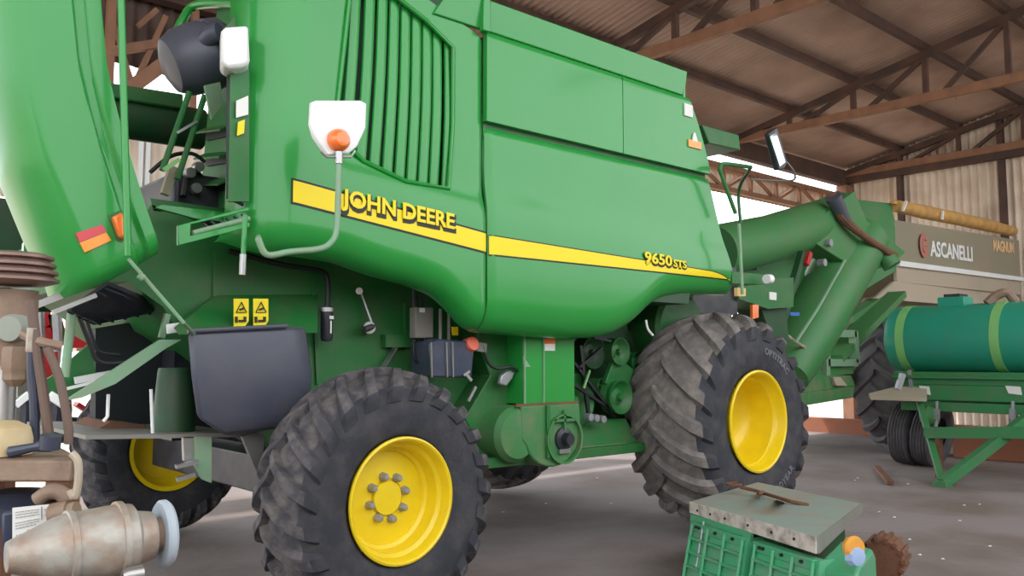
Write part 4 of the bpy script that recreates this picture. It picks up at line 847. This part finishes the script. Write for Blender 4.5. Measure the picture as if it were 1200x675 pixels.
bm = bm_(); tube(bm, [L_ + e1 * .20 + V(0, 0, -.08) + nn_ * .03, L_ + e1 * .24 + nn_ * .12 + V(0, 0, -.36)], .008, 8); link('spring_rod', bm, BOLT, BX)
bm = bm_(); p = L_ + e1 * .56 + V(0, 0, -.07); prism(bm, [p + nn_ * .02, p + e1 * .12 + nn_ * .02, p + e1 * .08 + nn_ * .02 + V(0, 0, -.09)], -nn_ * .02); link('gusset', bm, BOXG, BX)
# right housing
hc = at(993, 650, Z=.24)
e3 = (R_ - C_).normalized()
g0 = C_ + e1 * .05 - e3 * .02; 
pp = [V(g0.x, g0.y, 0), V(g0.x, g0.y, .40)] 
bm = bm_(); a = C_ + e1 * .02; pts3 = [(0, 0), (0, .36), (.10, .40), (.50, .41), (.58, .36), (.60, .0)]
prism(bm, [V((a + e3 * s_).x, (a + e3 * s_).y, z_) for s_, z_ in pts3], e1 * .26); hs = link('end_housing', bm, BOXG, BX, bevel=.02)
def onplane(x, y, p, nrm):
    o = V(0, 0, H); r = fw + rt * ((x - 600) / F) - up * ((y - 337.5) / F); return o + r * ((p - o).dot(nrm) / r.dot(nrm))
pl_ = C_ + e1 * .285; pl_ = V(pl_.x, pl_.y, .2)
o_ = onplane(1001, 642, pl_, e1)
bm = bm_(); lathe(bm, [(0, -.02), (.05, -.02), (.06, 0), (.05, .03), (0, .03)], o_, -e1, 20); link('orange_cap', bm, mat('orange_cap_paint', (.80, .36, .06), .5), hs)
bm = bm_(); lathe(bm, [(0, -.03), (.045, -.02), (.055, .02), (0, .03)], onplane(1003, 652, pl_ + e1 * .01, e1), -e1, 9); link('blue_rag', bm, mat('pale_blue_cloth', (.35, .48, .72), .8), hs)
bm = bm_(); c = at(1037, 652, Z=.19); c = V(c.x, c.y, .19); lathe(bm, [(0, -.11), (.12, -.11), (.135, -.09), (.12, -.06), (.12, -.04), (.135, -.01), (.12, .02), (.12, .04), (.135, .07), (.12, .10), (0, .11)], c, e3, 30)
for k in range(14):
    a_ = 2 * PI * k / 14; s_, u_ = frame(e3); d_ = s_ * math.cos(a_) + u_ * math.sin(a_); cc = c + d_ * .125; bar(bm, cc - e3 * .13, cc + e3 * .13, .025, .03, d_)
bar(bm, c - e1 * .2, c, .05)
link('rusty_roller', bm, RUST, BX)

# ================================================================== WORKBENCH, LOWER LEFT
def atd(x, y, d): return fw * 0 + V(0, 0, H) + (fw + rt * ((x - 600) / F) - up * ((y - 337.5) / F)) * d
ex = rt.copy(); ey = V(fw.x, fw.y, 0).normalized()
def cambox(bm, x0, x1, d0, d1, z0, z1):
    """upright box turned to the bench direction"""
    vs = box(bm, (x0, d0, z0), (x1, d1, z1)); 
    for v in vs: v.co = ex * v.co.x + ey * v.co.y + V(0, 0, v.co.z)
    return vs
WB = thing('workbench', ex * -1.2 + ey * 1.6, 'grimy wooden bench under the grinder motor at the lower left', 'workbench')
bm = bm_(); cambox(bm, -1.75, -.80, 1.2, 1.86, .86, .91); link('bench_top', bm, WOOD, WB, bevel=.006)
for x_, d_ in ((-1.7, 1.25), (-.86, 1.25), (-1.7, 1.80), (-.86, 1.80)):
    bm = bm_(); cambox(bm, x_ - .03, x_ + .03, d_ - .03, d_ + .03, 0, .86); link('leg', bm, WOOD, WB)
RB = thing('steel_bench', ex * -1.6 + ey * 2.3, 'rusty steel bench with a thick red brown top bar at the left edge', 'steel bench')
bm = bm_(); prism(bm, [ex * x_ + ey * d_ + V(0, 0, 1.145) for x_, d_ in ((-2.2, 2.22), (-1.13, 2.22), (-1.15, 2.30), (-1.62, 2.95), (-2.2, 2.95))], (0, 0, .055)); link('bench_top', bm, TANC, RB, bevel=.006)
for x_, d_ in ((-2.0, 2.3), (-1.168, 2.255), (-2.0, 2.85), (-1.68, 2.85)):
    bm = bm_(); cambox(bm, x_ - .03, x_ + .03, d_ - .03, d_ + .03, 0, 1.145); link('leg', bm, RUST, RB)
bm = bm_(); tube(bm, [atd(84, 531, 2.12), atd(91, 540, 2.12), atd(92, 560, 2.12), atd(88, 582, 2.12), atd(82, 574, 2.12)], .010, 8, smooth=4); tag(link('curved_strap', bm, TAN), 'tan curved strap hanging from the end of the rusty bench', 'strap')
# motor with grinding wheel
MO = thing('grinder_motor', atd(100, 690, 1.8), 'stained metal grinder motor with a pale grey disc on its shaft, front lower left', 'motor')
p0 = atd(14, 652, 1.72); p1 = atd(200, 624, 1.92); am = (p1 - p0).normalized(); Lm = (p1 - p0).length
def mf(px_): return (px_ - 14) / 186 * Lm
prof = [(0, mf(8)), (.030, mf(8)), (.040, mf(22)), (.052, mf(40)), (.066, mf(60)), (.072, mf(72)), (.077, mf(73)), (.077, mf(80)), (.072, mf(81)), (.077, mf(130)), (.083, mf(131)), (.083, mf(138)), (.077, mf(139)), (.074, mf(150)), (.058, mf(156)), (.053, mf(172)), (.051, mf(176)), (0, mf(176))]
md_ = oriented(p0, am, prof, ALU, 'motor_body', MO, 48, 30)
oriented(p0, am, [(.036, mf(174)), (.036, mf(186)), (.03, mf(187)), (0, mf(188))], TANC, 'shaft_collar', MO)
dk = oriented(p0, am, [(.03, mf(190)), (.035, mf(186)), (.068, mf(185)), (.074, mf(188)), (.074, mf(194)), (.068, mf(198)), (.03, mf(198))], STONE, 'grinding_disc', MO, 56)
dk.data.transform(Matrix.Identity(4))
bm = bm_(); a = p0 + am * mf(55) + V(0, 0, .055) - ey * .0; bar(bm, a, a + am * .05 + V(0, 0, .012), .014, .012); link('body_tab', bm, ALU, md_)
bm = bm_(); cambox(bm, -.95, -.86, 1.60, 1.72, .91, 1.0); link('motor_foot', bm, ALU, MO, bevel=.01)
bm = bm_(); c = atd(155, 674, 1.78); lathe(bm, [(0, -.02), (.012, -.02), (.018, -.01), (.018, .02), (.010, .02), (.010, 0), (0, 0)], c, am, 20); cambox(bm, -.85, -.78, 1.7, 1.85, .91, 1.0); link('clamp_ring', bm, STEEL, MO)
# card box with paper, round dark lid, fittings
GX = thing('gear_casing', atd(60, 620, 2.05), 'rusty gear casing with a white printed sheet on it, behind the grinder motor', 'gear casing')
bm = bm_(); a = [atd(0, 600, 2.1), atd(66, 590, 2.15), atd(66, 640, 2.15), atd(0, 660, 2.1)]; prism(bm, a, ey * .05); link('casing', bm, NAVY, GX, bevel=.01)
bm = bm_(); cyl(bm, atd(62, 604, 2.12), atd(82, 600, 2.12), .030, 20); cyl(bm, atd(82, 600, 2.12), atd(90, 599, 2.12), .024, 20); link('outlet', bm, TANC, GX)
bm = bm_(); q = [atd(15, 595, 2.105), atd(66, 590, 2.144), atd(66, 624, 2.144), atd(15, 642, 2.105)]; prism(bm, q, -ey * .002); pg = tag(link('printed_sheet', bm, WHITEP), 'white printed sheet with small drawings lying on the rusty gear casing', 'sheet of paper')
INK = mat('printed_ink', (.22, .21, .20), .8)
def onsheet(u, v, o=.004):
    a = q[0].lerp(q[1], u); b = q[3].lerp(q[2], u); return a.lerp(b, v) - ey * o
bm = bm_()
for v in (.12, .19, .26, .40, .47, .54):
    u = .08
    while u < (.6 if v < .5 else .5):
        w_ = random.uniform(.03, .09); bar(bm, onsheet(u, v), onsheet(min(u + w_, .62), v), .0016, .001); u += w_ + .02
bar(bm, onsheet(.68, .05), onsheet(.68, .45), .002, .001)
for u0, v0, u1, v1 in ((.10, .70, .18, .80), (.18, .70, .10, .80), (.22, .72, .30, .72), (.24, .78, .30, .84), (.74, .15, .9, .15), (.74, .32, .92, .32), (.76, .22, .84, .27), (.34, .66, .48, .66), (.34, .72, .46, .72)):
    bar(bm, onsheet(u0, v0), onsheet(u1, v1), .003, .001)
link('print', bm, INK, pg)
bm = bm_(); c = atd(18, 590, 2.38); lathe(bm, [(0, -.05), (.10, -.05), (.105, 0), (.07, .035), (0, .045)], c, (0, 0, 1), 32); tag(link('round_cover', bm, NAVY), 'dark blue domed cover lying behind the printed sheet', 'cover')
bm = bm_(); tube(bm, [atd(44, 586, 2.165), atd(58, 577, 2.165), atd(72, 578, 2.165), atd(80, 588, 2.165)], [.02] * 19, 12, smooth=6); tag(link('pipe_bend', bm, TANC), 'short curved tan pipe bend behind the grinder motor', 'pipe bend')
bm = bm_(); cambox(bm, -1.75, -1.18, 1.88, 2.20, .86, .90); tag(link('lower_shelf', bm, GREYB), 'grey shelf between the two benches at lower left', 'shelf')
# hub puller: black wrench on the bar
WR = bm_(); tube(WR, [atd(12, 530, 2.25), atd(40, 524, 2.25), atd(58, 521, 2.25)], [.016, .012, .02], 10); cyl(WR, atd(58, 526, 2.25), atd(60, 510, 2.25), .026, 16); tag(link('black_tool', WR, NAVY), 'black handled tool lying on the thick bar of the rusty bench', 'hand tool')
bm = bm_(); lathe(bm, [(0, .05), (.05, .046), (.080, .03), (.088, 0), (.088, -.042), (0, -.042)], atd(-4, 514, 2.31), (0, 0, 1), 32); tag(link('cream_drum', bm, BUCK), 'cream coloured domed drum on the rusty bench at left edge', 'drum')
# drill press with stepped pulley
DP = thing('drill_press', atd(10, 540, 2.5), 'old tan drill press with a ridged cone pulley on top, standing at the left edge', 'drill press')
pc = atd(10, 318, 2.5)
prf = [(0, .05)]
for k, (r, z) in enumerate(((.118, .045), (.124, .022), (.130, .000), (.134, -.022))):
    prf += [(r - .012, z + .006), (r, z), (r, z - .008), (r - .014, z - .012)]
prf += [(.10, -.04), (0, -.045)]
oriented(pc, (0, 0, 1), prf, PULLEY, 'cone_pulley', DP, 56)
cz = atd(10, 380, 2.5)
oriented(V(cz.x, cz.y, 0), (0, 0, 1), [(0, 1.66), (.075, 1.66), (.075, 1.55), (.07, 1.49), (.062, 1.46), (.062, 1.44), (0, 1.44)], TANC, 'column', DP, 36)
bm = bm_(); f = (-fw + V(0, 0, 0)).normalized(); c = atd(10, 385, 2.42); lathe(bm, [(0, .0), (.036, 0), (.040, -.01), (.040, -.08), (0, -.08)], c, f, 28); link('round_cap', bm, mat('greenish_cap', (.30, .33, .28), .5, dirt=DUST, dirt_amt=.6), DP)
bm = bm_(); c = atd(19, 428, 2.42); lathe(bm, [(0, .055), (.035, .052), (.038, .04), (.038, -.01), (.034, -.015), (.034, -.04), (.015, -.06), (0, -.06)], c, (0, 0, 1), 6); link('chuck', bm, TANC, DP)
oriented(V(cz.x, cz.y, 0), (0, 0, 1), [(0, 1.44), (.028, 1.44), (.028, 1.2), (.10, 1.2), (.10, 1.205), (0, 1.205)], STEEL, 'spindle', DP, 20)
for nm, pts, r, m in (('feed_lever', [(39, 385), (37, 430), (40, 470), (41, 518)], .013, NAVY), ('feed_lever', [(36, 352), (42, 400), (52, 470), (58, 518)], .014, LEATH), ('feed_lever', [(55, 408), (70, 445), (80, 500), (80, 520)], .012, LEATH)):
    bm = bm_(); tube(bm, [atd(x, y, 2.38) for x, y in pts], r, 10, smooth=5); link(nm, bm, m, DP)
bm = bm_(); tube(bm, [atd(39, 384, 2.38), atd(37, 412, 2.38)], .016, 10); link('lever_head', bm, ALU, DP)
bm = bm_(); tube(bm, [atd(28, 392, 2.42), atd(46, 400, 2.38), atd(72, 406, 2.4)], .014, 8, smooth=4); link('lever_cross_arm', bm, TANC, DP)

# ================================================================== BEHIND, LEFT: red seeder and bits
RM = thing('red_seeder', (2.2, 11.5, 0), 'red and black farm machine standing in the open behind the tail of the harvester', 'farm machine')
def far(x, y, Y=11.0): return at(x, y, Y=Y)
for pts, w, m, nm in ((((50, 358), (50, 384), (58, 398)), .14, REDM, 'red_arm'), (((80, 392), (100, 392)), .32, REDM, 'red_hopper'), (((0, 446), (62, 440)), .55, REDM, 'red_frame'), (((20, 470), (60, 452)), .18, REDM, 'red_frame'),
                      (((62, 368), (70, 402)), .14, GREEN3, 'coulter_arm'), (((72, 400), (98, 400)), .10, TANC, 'seed_pipe'), (((95, 480), (98, 476)), .18, REDM, 'red_lamp')):
    bm = bm_()
    for a, b in zip(pts, pts[1:]): bar(bm, far(*a), far(*b), w, w)
    link(nm, bm, m, RM)
for x_ in (66, 46):
    bm = bm_(); tube(bm, [far(x_, 360, 10.8), far(x_ + 2, 400, 10.8), far(x_ - 2, 440, 10.8)], .05, 8); link('seed_tube', bm, BOLT, RM)
for k in range(7):
    bm = bm_(); x_ = 2 + k * 12; tube(bm, [far(x_, 455, 10.6), far(x_ + 3, 480, 10.6), far(x_ - 1, 512, 10.6)], .07, 8, smooth=3); link('seed_tube', bm, [BLKP, BOLT, NAVY][k % 3], RM)
bm = bm_(); bar(bm, far(-10, 500, 11.2), far(150, 505, 11.2), .45, .3); link('ground_beam', bm, BLKP, RM)
bm = bm_(); bar(bm, far(84, 398, 11.5), far(98, 396, 11.5), .3); link('tan_tank', bm, TAN, RM)
for i, (x_, w_) in enumerate(((27, .10),)):
    bm = bm_(); bar(bm, at(x_, 255, Y=7.5), at(x_, 470, Y=7.5), .09); po = tag(link('marker_post', bm, GREYB), 'grey post with a dark red lamp standing left of the harvester hood', 'post')
    bm = bm_(); lathe(bm, [(0, -.05), (.10, -.04), (.12, 0), (0, .05)], at(31, 268, Y=7.4), (-.6, -.8, 0), 24); bmesh.ops.scale(bm, vec=(1, 1, 1.8), space=Matrix.Translation(-at(31, 268, Y=7.4)), verts=bm.verts[:]); link('lamp', bm, RED, po)
bm = bm_(); prism(bm, [at(x, y, Y=5.6) for x, y in ((28, 285), (45, 262), (62, 330), (26, 330))], (0, .05, 0)); link('inner_hood_plate', bm, GREEN, HV)
bm = bm_(); lathe(bm, [(0, .06), (.075, .055), (.08, .03), (.078, -.01), (.05, -.03), (.03, -.06), (0, -.06)], at(1115, -2, Y=6.9) , (0, 0, 1), 24)
tag(link('ceiling_bulb', bm, WHITE), 'white round bulb hanging from the roof at the upper right', 'light bulb')
bm = bm_(); tube(bm, [at(1115, -6, Y=6.9), V(at(1115, -6, Y=6.9).x, 6.9, roof_z(6.9) - .02)], .01, 6); link('bulb_cord', bm, HOSE, bpy.data.objects['ceiling_bulb'])
# pale pebbles on the floor
peb = None
for i, (x, y) in enumerate([(1005, 560), (1064, 567), (1030, 600), (1048, 606), (1066, 632), (1130, 592), (1148, 591), (1125, 610), (1002, 563), (1078, 650), (700, 560), (716, 590), (590, 600), (640, 590), (1160, 640), (1105, 655)]):
    bm = bm_(); bmesh.ops.create_icosphere(bm, subdivisions=2, radius=.013)
    for v in bm.verts: v.co = V(v.co.x * 1.3, v.co.y, v.co.z * .5) * random.uniform(.75, 1.15)
    p = at(x, y, Z=.008); bmesh.ops.translate(bm, verts=bm.verts[:], vec=p)
    tag(link('pebble', bm, WHITEP, loc=p), 'small pale pebble on the dusty shed floor', 'pebble', 'pale pebbles scattered on the floor')

# ================================================================== LIGHT
W = bpy.data.worlds.new('world'); bpy.context.scene.world = W; W.use_nodes = True
bg = W.node_tree.nodes['Background']; bg.inputs['Color'].default_value = (.93, .97, 1.0, 1); bg.inputs['Strength'].default_value = 3.1
sd = bpy.data.lights.new('sun', 'SUN'); so = bpy.data.objects.new('sun', sd); C.objects.link(so); sd.energy = 4.0; sd.angle = math.radians(2); sd.color = (1, .95, .88)
so.rotation_euler = (V(.35, -.55, -1)).to_track_quat('-Z', 'Y').to_euler()
vs_ = bpy.context.scene.view_settings; bpy.context.scene.display_settings.display_device = 'sRGB'
vs_.view_transform = 'Standard'; vs_.look = 'None'; vs_.gamma = 1; vs_.exposure = 0; vs_.use_curve_mapping = False
